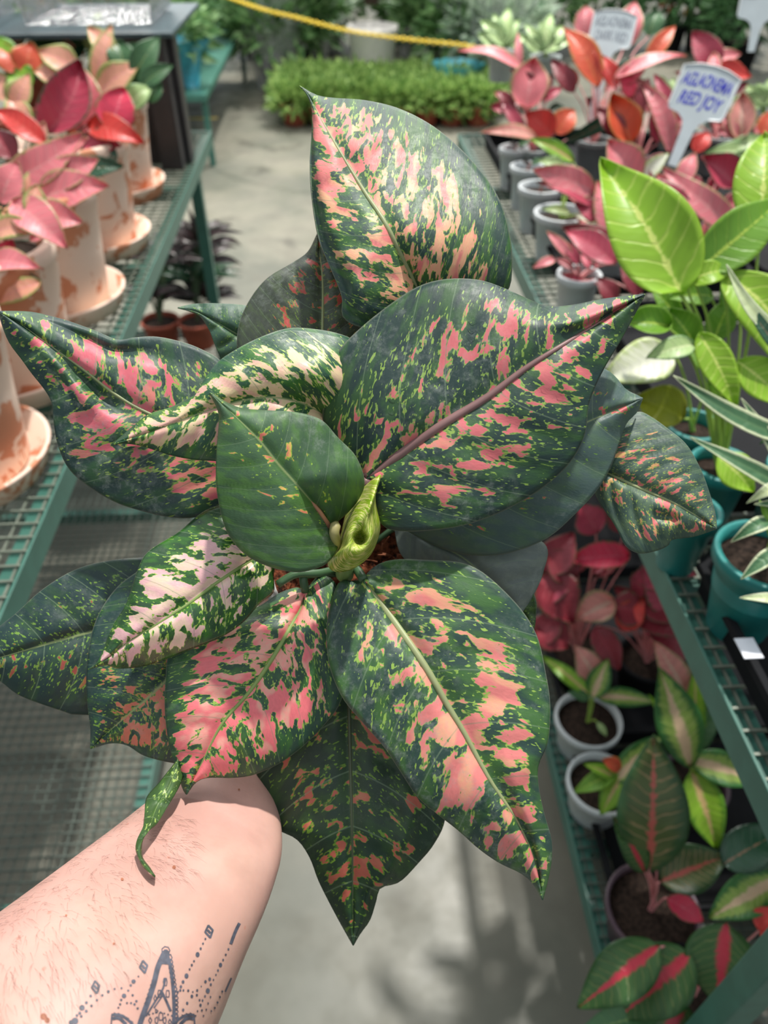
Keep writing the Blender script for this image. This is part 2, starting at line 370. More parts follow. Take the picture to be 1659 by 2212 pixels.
# cream leaf, mid left
grow_leaf(held, [(735, 935), (690, 890), (620, 862), (540, 862), (440, 890), (340, 928), (243, 960)],
  [(735, 935), (790, 860), (805, 780), (766, 737), (730, 721), (675, 711), (621, 710), (560, 730), (506, 758), (470, 784), (443, 820), (436, 845), (405, 863), (371, 880), (321, 896), (285, 924), (243, 960)],
  [(735, 935), (700, 985), (640, 1010), (560, 1008), (469, 996), (422, 993), (371, 983), (337, 972), (304, 962), (270, 957), (243, 960)],
  (.400, .378, .372, .388), V('leaf_mid_left', 7, .505, pink=(226, 176, 160), cream=(228, 206, 160), dark=(44, 84, 62), mid=(64, 116, 50), lime=(168, 196, 92), creamy=.6, speck=.56, edge=.82, dust=.15, rough=.42, gloss=.05),
  cup=.008, rib=None, nv=7, seed=4, crease=((.28, -.45, .2, .25, .006),))
# big left
L = grow_leaf(held, [(600, 1010), (520, 985), (420, 935), (315, 890), (250, 852), (190, 805), (100, 740), (45, 700), (-4, 673)],
  [(600, 1010), (570, 920), (520, 830), (475, 778), (440, 757), (400, 741), (340, 728), (290, 730), (255, 735), (210, 717), (150, 695), (110, 684), (70, 675), (30, 673), (-4, 673)],
  [(600, 1010), (585, 1060), (530, 1095), (466, 1110), (405, 1119), (354, 1115), (304, 1103), (253, 1086), (203, 1058), (152, 1016), (126, 962), (116, 905), (114, 875), (100, 846), (68, 805), (50, 780), (18, 735), (-4, 673)],
  (.418, .402, .398, .392), V('leaf_left', 9, .53, pink=(214, 104, 116), cream=(222, 140, 122), dark=(38, 64, 60), mid=(52, 88, 56), lime=(140, 170, 70), creamy=.15, speck=.58, edge=.84, dust=.55),
  cup=.008, tilt=.002, rib=RIB_P, ribw=.0011, nv=7, seed=5, crease=((.62, .12, .10, .07, -.009), (.66, .28, .12, .1, .004), (.66, -.72, .16, .12, -.007)))
# behind right, grey green
L = grow_leaf(held, [(850, 1118), (980, 1050), (1100, 990), (1200, 945), (1268, 912), (1330, 886), (1388, 860)],
  [(850, 1118), (870, 1010), (1000, 880), (1150, 800), (1240, 780), (1305, 797), (1332, 818), (1352, 842), (1388, 860)],
  [(850, 1118), (870, 1140), (890, 1152), (930, 1173), (985, 1193), (1050, 1200), (1115, 1190), (1185, 1160), (1240, 1112), (1288, 1060), (1318, 1010), (1336, 960), (1352, 915), (1375, 890), (1388, 860)],
  (.425, .410, .402, .410), V('leaf_behind_right', 11, .62, pink=(190, 92, 92), cream=(150, 150, 80), dark=(72, 94, 90), mid=(78, 104, 84), lime=(110, 150, 66), creamy=.1, speck=.66, edge=.7, dust=.55),
  cup=.010, rib=None, nv=6, seed=6)
# far right
L = grow_leaf(held, [(1285, 1008), (1316, 1024), (1380, 1054), (1454, 1086), (1500, 1112), (1548, 1142)],
  [(1285, 1008), (1300, 950), (1335, 905), (1378, 890), (1405, 900), (1442, 926), (1482, 960), (1512, 1012), (1530, 1060), (1544, 1108), (1548, 1142)],
  [(1285, 1008), (1280, 1045), (1290, 1075), (1305, 1100), (1322, 1125), (1336, 1150), (1352, 1180), (1380, 1195), (1415, 1190), (1442, 1178), (1452, 1165), (1500, 1158), (1548, 1142)],
  (.430, .420, .415, .420), V('leaf_far_right', 13, .585, pink=(214, 112, 112), cream=(220, 180, 110), dark=(62, 86, 76), mid=(84, 108, 84), lime=(150, 176, 80), creamy=.15, speck=.62, edge=.85, dust=.75),
  cup=.007, rib=RIB_P, ribw=.0010, nv=6, seed=7, crease=((.62, .30, .08, .10, -.006),))
stalk(L, [HB+pot_ax*.004, P(890, 1120, .452), P(1060, 1090, .445), P(1285, 1008, .4305)], .0018, STEMG)
# back, dusky
grow_leaf(held, [(700, 830), (698, 770), (697, 710), (698, 640), (696, 590), (690, 540), (686, 505)],
  [(700, 830), (640, 850), (560, 830), (518, 775), (512, 740), (520, 690), (545, 640), (580, 600), (630, 570), (665, 545), (686, 505)],
  [(700, 830), (780, 820), (830, 770), (845, 700), (820, 640), (780, 590), (730, 550), (686, 505)],
  (.430, .422, .425, .432), V('leaf_back_dusky', 15, .56, pink=(176, 72, 62), cream=(178, 96, 70), dark=(58, 66, 54), mid=(66, 80, 52), lime=(112, 140, 50), creamy=.0, speck=.64, edge=.62, dust=.4),
  cup=.010, rib=RIB_P, ribw=.0008, nv=6, seed=8)
# small back left
grow_leaf(held, [(620, 800), (560, 750), (500, 715), (460, 692), (425, 675), (384, 665)],
  [(620, 800), (620, 720), (570, 680), (535, 662), (490, 657), (440, 656), (415, 658), (384, 665)],
  [(620, 800), (570, 820), (520, 805), (485, 785), (468, 755), (452, 712), (432, 682), (410, 672), (384, 665)],
  (.446, .440, .436, .440), V('leaf_small_back', 17, .80, dark=(62, 94, 76), mid=(76, 110, 74), lime=(128, 168, 66), speck=.64, edge=.8, dust=.45), cup=.004, nv=6, seed=9)
# lower left, cream and glossy
L = grow_leaf(held, [(612, 1180), (580, 1192), (540, 1212), (470, 1258), (412, 1301), (340, 1348), (275, 1388), (235, 1420), (190, 1446)],
  [(612, 1180), (590, 1120), (520, 1090), (450, 1100), (385, 1150), (321, 1191), (298, 1232), (275, 1301), (252, 1340), (236, 1372), (222, 1408), (210, 1432), (190, 1446)],
  [(612, 1180), (600, 1205), (590, 1240), (590, 1280), (560, 1304), (527, 1342), (481, 1374), (412, 1402), (366, 1420), (311, 1438), (256, 1443), (228, 1436), (190, 1446)],
  (.400, .384, .378, .386), V('leaf_lower_left', 19, .47, pink=(228, 178, 180), cream=(234, 206, 178), dark=(38, 74, 40), mid=(56, 110, 34), lime=(156, 192, 76), creamy=.35, speck=.57, edge=.84, dust=.08, rough=.24, gloss=.5),
  cup=.010, rib=RIB_G, ribw=.0011, nv=7, seed=10, quilt=.0016)
stalk(L, [crown, P(690, 1238, .41), P(640, 1240, .405), P(600, 1262, .404)], .0022, STEMG)
# dark left
grow_leaf(held, [(420, 1290), (300, 1330), (211, 1360), (120, 1385), (0, 1420), (-90, 1440)],
  [(420, 1290), (400, 1230), (350, 1208), (302, 1205), (229, 1212), (160, 1232), (92, 1274), (37, 1324), (0, 1354), (-40, 1390), (-90, 1440)],
  [(420, 1290), (400, 1400), (330, 1500), (250, 1540), (165, 1543), (137, 1536), (46, 1503), (0, 1470), (-40, 1452), (-90, 1440)],
  (.435, .428, .422, .425), V('leaf_dark_left', 21, .665, pink=(150, 72, 62), cream=(160, 120, 60), dark=(30, 56, 54), mid=(42, 72, 50), lime=(112, 150, 56), creamy=.2, speck=.60, edge=.8, dust=.3), cup=.008, nv=6, seed=11)
# behind lower left
grow_leaf(held, [(500, 1320), (430, 1400), (370, 1460), (320, 1507), (270, 1550), (230, 1585), (196, 1617)],
  [(500, 1320), (440, 1240), (350, 1215), (275, 1250), (229, 1300), (201, 1360), (188, 1440), (189, 1516), (196, 1570), (196, 1617)],
  [(500, 1320), (540, 1420), (520, 1540), (460, 1620), (410, 1648), (366, 1646), (311, 1631), (275, 1609), (238, 1605), (196, 1617)],
  (.424, .416, .410, .418), V('leaf_behind_lower_left', 23, .55, pink=(196, 112, 92), cream=(206, 142, 110), dark=(36, 64, 60), mid=(48, 84, 52), lime=(120, 160, 60), creamy=.15, speck=.58, edge=.82, dust=.3), cup=.008, nv=6, seed=12)
# bottom, pink
L = grow_leaf(held, [(660, 1278), (650, 1315), (632, 1347), (590, 1420), (540, 1493), (481, 1562), (440, 1640), (415, 1690), (403, 1716)],
  [(660, 1278), (640, 1270), (600, 1284), (560, 1310), (480, 1350), (400, 1385), (366, 1410), (358, 1470), (357, 1539), (366, 1608), (380, 1654), (394, 1700), (403, 1716)],
  [(660, 1278), (672, 1262), (690, 1245), (718, 1252), (735, 1290), (750, 1360), (752, 1440), (737, 1512), (712, 1552), (664, 1603), (609, 1645), (550, 1672), (504, 1679), (449, 1679), (422, 1690), (403, 1716)],
  (.412, .398, .394, .398), V('leaf_bottom_pink', 25, .48, pink=(232, 116, 122), cream=(230, 168, 150), dark=(40, 72, 56), mid=(58, 104, 48), lime=(144, 180, 74), creamy=.3, speck=.57, edge=.86, dust=.15),
  cup=.008, rib=RIB_G, ribw=.0016, nv=7, seed=13)
stalk(L, [crown+pot_ax*.01, P(668, 1240, .415), P(655, 1245, .41), P(660, 1278, .4125)], .0024, STEMG)
# bottom right, long
L = grow_leaf(held, [(786, 1253), (853, 1344), (921, 1443), (965, 1520), (1003, 1583), (1057, 1683), (1116, 1773), (1155, 1860), (1172, 1944)],
  [(786, 1253), (758, 1256), (735, 1256), (718, 1294), (706, 1357), (711, 1434), (740, 1507), (786, 1563), (831, 1615), (867, 1669), (903, 1722), (944, 1757), (989, 1792), (1034, 1832), (1079, 1863), (1128, 1887), (1155, 1913), (1172, 1944)],
  [(786, 1253), (800, 1232), (830, 1214), (870, 1208), (921, 1210), (989, 1214), (1034, 1231), (1079, 1267), (1129, 1321), (1161, 1378), (1179, 1457), (1188, 1525), (1183, 1602), (1163, 1650), (1162, 1692), (1174, 1755), (1190, 1810), (1191, 1855), (1183, 1900), (1172, 1944)],
  (.398, .378, .372, .385), V('leaf_bottom_right', 28, .525, pink=(220, 126, 122), cream=(226, 164, 130), dark=(44, 70, 62), mid=(64, 104, 52), lime=(144, 178, 78), creamy=.28, speck=.57, edge=.82, dust=.5),
  cup=.008, rib=RIB_P, ribw=.0022, nv=7, seed=14, crease=((.78, .12, .16, .14, -.006),))
stalk(L, [crown+pot_ax*.01, P(765, 1225, .41), P(786, 1253, .399)], .0025, STEMG)
# bottom, dark
grow_leaf(held, [(752, 1330), (754, 1520), (758, 1683), (761, 1819), (762, 1930), (763, 2042)],
  [(752, 1330), (650, 1380), (570, 1500), (552, 1600), (556, 1680), (577, 1745), (597, 1788), (641, 1812), (669, 1851), (690, 1905), (722, 1968), (745, 2010), (763, 2042)],
  [(752, 1330), (850, 1400), (940, 1540), (965, 1660), (962, 1765), (939, 1820), (903, 1864), (863, 1904), (822, 1917), (812, 1945), (799, 1986), (778, 2016), (763, 2042)],
  (.440, .425, .415, .425), V('leaf_bottom_dark', 31, .58, pink=(178, 92, 74), cream=(190, 120, 90), dark=(32, 56, 38), mid=(44, 74, 36), lime=(104, 140, 44), creamy=.15, speck=.61, edge=.9, dust=.15),
  cup=.012, rib=plain('rib_dark', (78, 88, 62), .45), ribw=.0013, nv=7, seed=15, crease=((.7, .62, .3, .10, .005),))
# small curled leaf over the wrist
grow_leaf(held, [(385, 1640), (365, 1700), (338, 1745), (322, 1790), (303, 1822), (301, 1850), (318, 1876), (335, 1894)],
  [(385, 1640), (345, 1690), (318, 1722), (313, 1755), (310, 1784), (297, 1814), (295, 1839), (310, 1871), (335, 1894)],
  [(385, 1640), (394, 1680), (359, 1748), (337, 1781), (316, 1797), (306, 1822), (307, 1852), (323, 1875), (335, 1894)],
  (.402, .385, .358, .345), V('leaf_small_curled', 33, .66, cream=(210, 214, 170), pink=(200, 206, 160), dark=(58, 88, 44), mid=(74, 110, 50), lime=(150, 178, 90), creamy=.5, speck=.62, dust=.1, k1=8, k2=20), cup=.004, quilt=0, valley=.001, seed=16, NU=40, NV=8)
# grey leaf behind on the right
grow_leaf(held, [(850, 1125), (930, 1170), (1000, 1205), (1060, 1260), (1128, 1322)],
  [(850, 1125), (950, 1120), (1080, 1140), (1176, 1175), (1173, 1235), (1152, 1285), (1128, 1322)],
  [(850, 1125), (868, 1200), (930, 1240), (1020, 1290), (1080, 1320), (1128, 1322)],
  (.445, .437, .432, .440), V('leaf_grey_right', 35, .85, dark=(104, 114, 110), mid=(114, 124, 116), lime=(110, 126, 96), speck=.72, dust=.6), cup=.006, nv=5, seed=17)
grow_leaf(held, [(1060, 1220), (1100, 1290), (1135, 1330), (1150, 1372)],
  [(1060, 1220), (1080, 1300), (1110, 1340), (1150, 1372)], [(1060, 1220), (1120, 1230), (1156, 1290), (1157, 1335), (1150, 1372)],
  (.450, .446, .446), V('leaf_green_sliver', 37, .8, dark=(54, 80, 44), mid=(70, 100, 44), speck=.62, dust=.1), nv=4, seed=18, NU=30, NV=8)
# young rolled leaf at the heart
nl = NT('leaf_rolled'); pu, pv = nl.uv('leaf')
bn = nl.comb(nl.m('MULTIPLY', pu, 26.0), nl.m('MULTIPLY', pv, 7.0), 3.0); q1 = nl.noise(bn, 1.3, 3, .6)
colr = nl.mix(nl.sm(nl.noise(bn, .5, 1), .35, .65), srgb(146, 182, 42), srgb(188, 212, 70)); colr = nl.mix(nl.sm(q1, .50, .54), colr, srgb(240, 236, 150))
rolled_m = nl.fin(colr, .32, .5, 0, .3, .3)
def rolled(root):
    hole = (778, 1162); out = [(822, 1026), (809, 1077), (820, 1131), (813, 1170), (795, 1203), (759, 1229), (722, 1233), (709, 1214), (728, 1190), (739, 1150), (748, 1113), (766, 1077), (797, 1044)]
    # the lip runs round the funnel, the tip is drawn out upwards; the blade laps over itself once
    ring = catmull([(x, y, 0) for x, y in out+[out[0]]], 96)
    vs = []; uv = []; NS = 26
    for i, o_ in enumerate(ring):
        a = i/96; dx, dy = o_.x-hole[0], o_.y-hole[1]; r = math.hypot(dx, dy); ux, uy = dx/r, dy/r
        tipw = math.exp(-(min(a, 1-a)/.10)**2)
        for s in range(NS+1):
            t = s/NS
            if t < .4:                                            # wall of the throat
                q = t/.4; rr = .4+15.6*q**.6+6*tipw*q; d = .372-.014*q+.004*q*(1-q)
            else:
                q = (t-.4)/.6; r0 = 16+6*tipw
                rr = r0+(r-r0)*q; d = .358-.006*math.sin(math.pi*min(1, q*1.4)) + (.032*q*q)*(1-.75*tipw) + .0015*math.sin(a*40+q*3)*q
            vs.append(P(hole[0]+ux*rr, hole[1]+uy*rr*(1.12 if t < .4 else 1), d)); uv.append((a*2+q*.8 if t > .4 else a*2, t))
    W = NS+1; fs = [(i*W+s, i*W+s+1, (i+1)*W+s+1, (i+1)*W+s) for i in range(96) for s in range(NS)]
    o = mesh_obj('young_leaf', vs, fs, rolled_m, root, True, {'leaf': uv}); md = o.modifiers.new('thickness', 'SOLIDIFY'); md.thickness = .0009; md.offset = 0
    o['label'] = 'bright lime rolled young leaf'
    m = MB(); m.tube(catmull([P(727, 1128, .372), P(722, 1150, .370), P(728, 1172, .378), P(735, 1195, .392)], 16), [.0012]+[.0027-.00006*k for k in range(15)]+[.0012], 12)
    m.build('sheath', plain('sheath_cream', (170, 160, 110), .5), root, True)
rolled(held)
# ------------------------------------------------------------------ forearm and hand holding the pot
person = None
def build_person():
    global person
    secs = [  # left and right edge of the forearm, distance of its middle, flatness
        ((500, 1470), (628, 1530), .490, .62), ((470, 1545), (612, 1625), .468, .62), ((395, 1668), (606, 1768), .436, .68),
        ((300, 1745), (610, 1840), .412, .72), ((190, 1830), (588, 1925), .392, .74), ((95, 1903), (560, 1998), .376, .76), ((0, 1976), (528, 2070), .362, .78),
        ((-95, 2050), (499, 2142), .352, .8), ((-190, 2125), (470, 2212), .344, .82), ((-400, 2290), (410, 2345), .330, .85), ((-640, 2480), (340, 2520), .32, .88)]
    m = MB(); n = 40; vs = []
    cs = catmull([((a[0]+b[0])/2, (a[1]+b[1])/2, d*1000) for a, b, d, f in secs], 60)
    K = len(secs)-1
    La = catmull([(a[0], a[1], d*1000) for a, b, d, f in secs], 60); Lb = catmull([(b[0], b[1], d*1000) for a, b, d, f in secs], 60)
    for i in range(61):
        A = P(La[i].x, La[i].y, La[i].z/1000); B = P(Lb[i].x, Lb[i].y, Lb[i].z/1000); c = (A+B)/2; r = (B-A)/2
        nrm = -(c-CAM).normalized(); nrm = (nrm - r.normalized()*nrm.dot(r.normalized())).normalized()
        fl = lerp3([f for *_, f in secs], i/60)
        for k in range(n):
            t = 2*math.pi*k/n; ct, st = math.cos(t), math.sin(t)
            e = .92
            vs.append(c + r*(math.copysign(abs(ct)**e, ct)) + nrm*r.length*fl*(math.copysign(abs(st)**e, st)))
    fs = [(i*n+k, i*n+(k+1) % n, (i+1)*n+(k+1) % n, (i+1)*n+k) for i in range(60) for k in range(n)]
    fs += [tuple(range(n))[::-1], tuple(range(60*n, 61*n))]
    m.add(vs, fs)
    # hand round the pot, in the pot's own frame
    wr = P(560, 1500, .485)-HB; a0 = (wr-pot_ax*wr.dot(pot_ax)).normalized(); b0 = pot_ax.cross(a0)
    def C(phi, h, r): 
        t = math.radians(phi); return HB+pot_ax*h+(a0*math.cos(t)+b0*math.sin(t))*r
    def rad(h): return .0475-.0125*h/pot_h
    for k, (h, L_, r) in enumerate([(.022, 150, .0078), (.040, 165, .0082), (.058, 158, .0080), (.075, 135, .0068)]):
        pts = [C(a, h+.006*math.sin(math.radians(a)), rad(h)+r*.92+(.003 if a < 20 else 0)) for a in range(-8, L_, 12)]
        q = len(pts); m.tube(pts, [r*1.12*(1-.28*(i/q)) if i < q-1 else r*.55 for i in range(q)], 14)
    pts = [C(a, .035-.0002*(a+20)*-1, rad(.03)+.0095) for a in range(5, -105, -11)]
    q = len(pts); m.tube(pts, [.0125*(1-.35*(i/q)) if i < q-1 else .006 for i in range(q)], 14)
    palm = [C(a, .048, rad(.05)+.014) for a in (-22, -10, 2, 14, 26)]
    for hh in (.024, .036, .048, .060, .072):
        m.tube([C(a, hh, rad(hh)+.0135) for a in (-24, -12, 0, 12, 26)], [.009, .0125, .013, .0125, .010], 14)
    # heel of the hand runs into the wrist
    wc = (P(500, 1470, .49)+P(628, 1530, .49))/2
    for hh, s_ in ((.030, -1), (.048, 0), (.066, 1)):
        m.tube([C(0, hh, rad(hh)+.015), C(-3, hh, rad(hh)+.026), wc+(P(628, 1530, .49)-P(500, 1470, .49))*.2*s_, P(540, 1585, .466)], [.0135, .0155, .017, .018], 14)
    tmp = mesh_obj('tmp', m.v, m.f)
    r = tmp.modifiers.new('r', 'REMESH'); r.mode = 'VOXEL'; r.voxel_size = .0022; r.use_smooth_shade = True
    s = tmp.modifiers.new('s', 'SMOOTH'); s.iterations = 10; s.factor = .6
    dg = bpy.context.evaluated_depsgraph_get(); dg.update()
    me = bpy.data.meshes.new_from_object(tmp.evaluated_get(dg)); me.name = 'person'
    bpy.data.objects.remove(tmp)
    person = bpy.data.objects.new('person', me); COL.objects.link(person)
    n = NT('skin'); f = n.noise(n.co(), 26, 4, .6); g = n.noise(n.co(), 230, 3, .6); h2 = n.noise(n.co(), 9, 2)
    col = n.mix(n.sm(f, .35, .65), srgb(190, 152, 136), srgb(208, 168, 152)); col = n.mix(n.sm(h2, .4, .65, 0, .45), col, srgb(204, 152, 146))
    sp = n.vor(n.co(), 55); col = n.mix(n.sm(sp, .03, .07, .35, 0), col, srgb(196, 110, 84))
    n.bump(n.m('ADD', g, n.m('MULTIPLY', f, .5)), .25, .0006)
    n.b.inputs['Subsurface Weight'].default_value = .12; n.b.inputs['Subsurface Radius'].default_value = (.012, .004, .002); n.b.inputs['Subsurface Scale'].default_value = .5
    me.materials.clear(); me.materials.append(n.fin(col, .48, .35))
    for p in me.polygons: p.use_smooth = True
    tag(person, "person's bare tattooed forearm reaching in from the lower left, hand holding the pot", 'person')
    bvh = BVHTree.FromObject(person, dg) if False else BVHTree.FromPolygons([v.co.copy() for v in me.vertices], [tuple(p.vertices) for p in me.polygons])
    ref = P(300, 1990, .33)
    def on(px, py, lift=.00025):
        r = (FW + RT*((px-IW/2)/F) + UP*((IH/2-py)/F)).normalized()
        hit = bvh.ray_cast(CAM, r)
        if hit[0] is None: return None
        return hit[0] + hit[1]*lift*(1 if hit[1].dot(r) < 0 else -1), hit[1]
    # ---- tattoo: thin ink lying on the skin
    ink = MB()
    def patch(poly):
        c = (sum(p[0] for p in poly)/len(poly), sum(p[1] for p in poly)/len(poly))
        pts = [on(*c)]+[on(*p) for p in poly]
        if any(p is None for p in pts): return
        k = len(poly); ink.add([p[0] for p in pts], [(0, 1+i, 1+(i+1) % k) for i in range(k)])
    def dot(x, y, r, ry=None):
        patch([(x+r*math.cos(t*math.pi/5), y+(ry or r)*math.sin(t*math.pi/5)) for t in range(10)])
    def line(pts, w):
        pts = [Vector((p[0], p[1], 0)) for p in pts]
        n_ = max(2, int(sum((b-a).length for a, b in zip(pts, pts[1:]))/7)); c = catmull(pts, n_) if len(pts) > 2 else [pts[0].lerp(pts[1], i/n_) for i in range(n_+1)]
        for i in range(n_):
            d = (c[i+1]-c[i]).normalized(); nn = Vector((-d.y, d.x, 0))*w*.5; d *= .6
            patch([(c[i]-d+nn).to_tuple()[:2], (c[i+1]+d+nn).to_tuple()[:2], (c[i+1]+d-nn).to_tuple()[:2], (c[i]-d-nn).to_tuple()[:2]])
    def ringl(x, y, rx, ry, w, rot=0):
        pp = []
        for t in range(13):
            a = t*math.pi/6; ex, ey = rx*math.cos(a), ry*math.sin(a); pp.append((x+ex*math.cos(rot)-ey*math.sin(rot), y+ex*math.sin(rot)+ey*math.cos(rot)))
        line(pp, w)
    T = lambda x, y: (x/2.963, 1880+y/2.963)                        # traced at three times the size
    def D(x, y, r, ry=None): dot(*T(x, y), r/2.963, (ry or r)/2.963)
    def Ln(pts, w): line([T(*p) for p in pts], w/2.963)
    for (x, y, s_) in ((1336, 392, 1.0), (918, 618, 1.0), (612, 748, 1.0)):
        Ln([(x-24*s_, y+4), (x-4, y-38*s_)], 13); Ln([(x-4, y-38*s_), (x+24*s_, y-8)], 13); Ln([(x+24*s_, y-8), (x+8, y+40*s_)], 13); Ln([(x+8, y+40*s_), (x-24*s_, y+4)], 13); Ln([(x-8, y-8), (x+8, y+10)], 15)
    Ln([(1530, 340), (1505, 390), (1475, 470)], 20); Ln([(1524, 350), (1500, 400)], 14)
    Ln([(1478, 690), (1462, 725), (1440, 775)], 10)
    for (x, y, r) in ((1313, 440, 6), (1298, 470, 6), (1283, 502, 7), (1263, 540, 13), (1240, 582, 6), (1226, 607, 7), (1212, 634, 6), (1192, 676, 13), (1170, 714, 9), (1156, 745, 8), (1152, 768, 7),
                      (1460, 505, 6), (1443, 540, 6), (1426, 573, 6), (1409, 605, 11), (1393, 640, 6), (1380, 668, 5), (1364, 700, 5), (1347, 730, 7), (1328, 770, 13), (1310, 805, 6), (1294, 832, 6), (1281, 862, 8), (1262, 900, 5), (1250, 930, 5),
                      (1138, 778, 6), (1172, 768, 6), (1203, 770, 7), (1232, 778, 5), (1260, 768, 7), (1286, 742, 4), (1313, 712, 8), (1340, 696, 9), (1258, 798, 7), (1226, 806, 9), (1196, 850, 8), (1170, 893, 8), (1135, 940, 7), (1275, 830, 6), (1290, 895, 6), (1300, 930, 5), (1345, 810, 5), (1330, 850, 5), (1318, 890, 5), (1350, 900, 5), (1372, 880, 6), (1390, 845, 6), (1405, 810, 6), (1420, 775, 6)):
        D(x, y, r, r*1.3)
    for (x, y, r) in ((885, 680, 6), (854, 712, 14), (836, 737, 8), (820, 770, 7), (793, 804, 15), (775, 830, 8), (768, 858, 8), (757, 880, 7), (777, 755, 7), (733, 760, 7), (693, 777, 10), (655, 801, 8), (620, 832, 8), (585, 868, 9), (552, 902, 10), (520, 935, 9), (492, 930, 9), (525, 880, 18), (553, 848, 10), (580, 805, 9), (510, 915, 10), (480, 965, 22), (455, 975, 16), (848, 800, 8), (872, 838, 8), (812, 850, 7), (838, 850, 7), (860, 858, 8), (880, 884, 8)):
        D(x, y, r)
    # the tall lace arch
    Ln([(1050, 530), (1010, 620), (985, 720), (950, 830), (905, 950), (880, 1040)], 34); Ln([(1065, 530), (1090, 620), (1105, 740), (1112, 860), (1110, 960), (1100, 1040)], 22)
    Ln([(1058, 520), (1052, 600)], 46); D(1060, 540, 26, 34); ringl(*T(1060, 515), 9, 9, 2.2)
    for i in range(15):
        t = i/14; ringl(*T(1085+38*min(1, t*1.6), 560+400*t), 5.2, 7.5, 2.0)
        ringl(*T(1032-135*t, 560+410*t), 4.2, 6.0, 1.8)
    Ln([(1058, 690), (1040, 760), (985, 850), (935, 930)], 12); Ln([(1030, 770), (1060, 830), (1090, 900)], 16); Ln([(985, 880), (1040, 800)], 9)
    for (x, y, a, b) in ((1056, 715, 12, 30), (1020, 790, 11, 30), (1072, 790, 11, 28), (992, 820, 9, 22), (1000, 900, 10, 16), (1028, 935, 14, 30), (1052, 960, 10, 26), (1000, 960, 10, 26), (960, 960, 10, 20), (1085, 970, 10, 18)):
        ringl(*T(x, y), a/2.963, b/2.963, 2.0)
    for x in range(930, 1100, 24): D(x, 905+abs(x-1015)*.3, 6)
    for s_, x0 in ((1, 715), (-1, 1240)):
        Ln([(x0, 925), (x0+s_*50, 925), (x0+s_*100, 955), (x0+s_*135, 990)], 16); Ln([(x0+s_*5, 950), (x0+s_*45, 945), (x0+s_*90, 985)], 22); Ln([(x0, 925), (x0-s_*5, 1000)], 10)
        for i in range(5): ringl(*T(x0+s_*(20+i*26), 920+i*i*3.2), 3.6, 3.6, 1.5)
    t_ = mesh_obj('tattoo', ink.v, ink.f, plain('tattoo_ink', (78, 80, 92), .55, var=.25, scale=300), person); t_['label'] = 'dark blue-grey lace and beaded tattoo'
    # ---- moles and fine hairs
    mo = MB(); ink_keep = ink.v, ink.f; ink.v, ink.f = [], []
    for x, y, r in ((376, 1874, 4.0), (517, 1657+0, 2), (264, 1900, 3.2), (143, 1978, 2.2), (246, 2039, 2.6), (94, 2196, 7), (102, 2204, 6), (516, 1706, 2.2)): dot(x, y, r)
    o = mesh_obj('mole', ink.v, ink.f, plain('mole_brown', (168, 104, 76), .6), person)
    hb = MB(); rn = random.Random(5)
    for i in range(620):
        t = rn.random(); x = rn.uniform(0, 420); top = 1976-x*.77; y = top+6+rn.random()**1.6*330
        if x > 330: y = rn.uniform(1760, 1900)
        h = on(x, y, 0)
        if not h: continue
        dr = (UP*-1+RT*rn.uniform(.05, .6)); dr = (dr-h[1]*dr.dot(h[1])).normalized()
        ln = rn.uniform(.004, .010); sd_ = h[1] if h[1].dot(FW) < 0 else -h[1]
        p0 = h[0]; pts = [p0, p0+dr*ln*.5+sd_*ln*.22, p0+dr*ln+sd_*ln*.16+RT*ln*rn.uniform(-.2, .2)]
        hb.tube(pts, [.00004, .00003, .000015], 3, False)
    o = hb.build('arm_hair', plain('hair_brown', (84, 62, 52), .5), person, True); o['kind'] = 'stuff'
build_person()
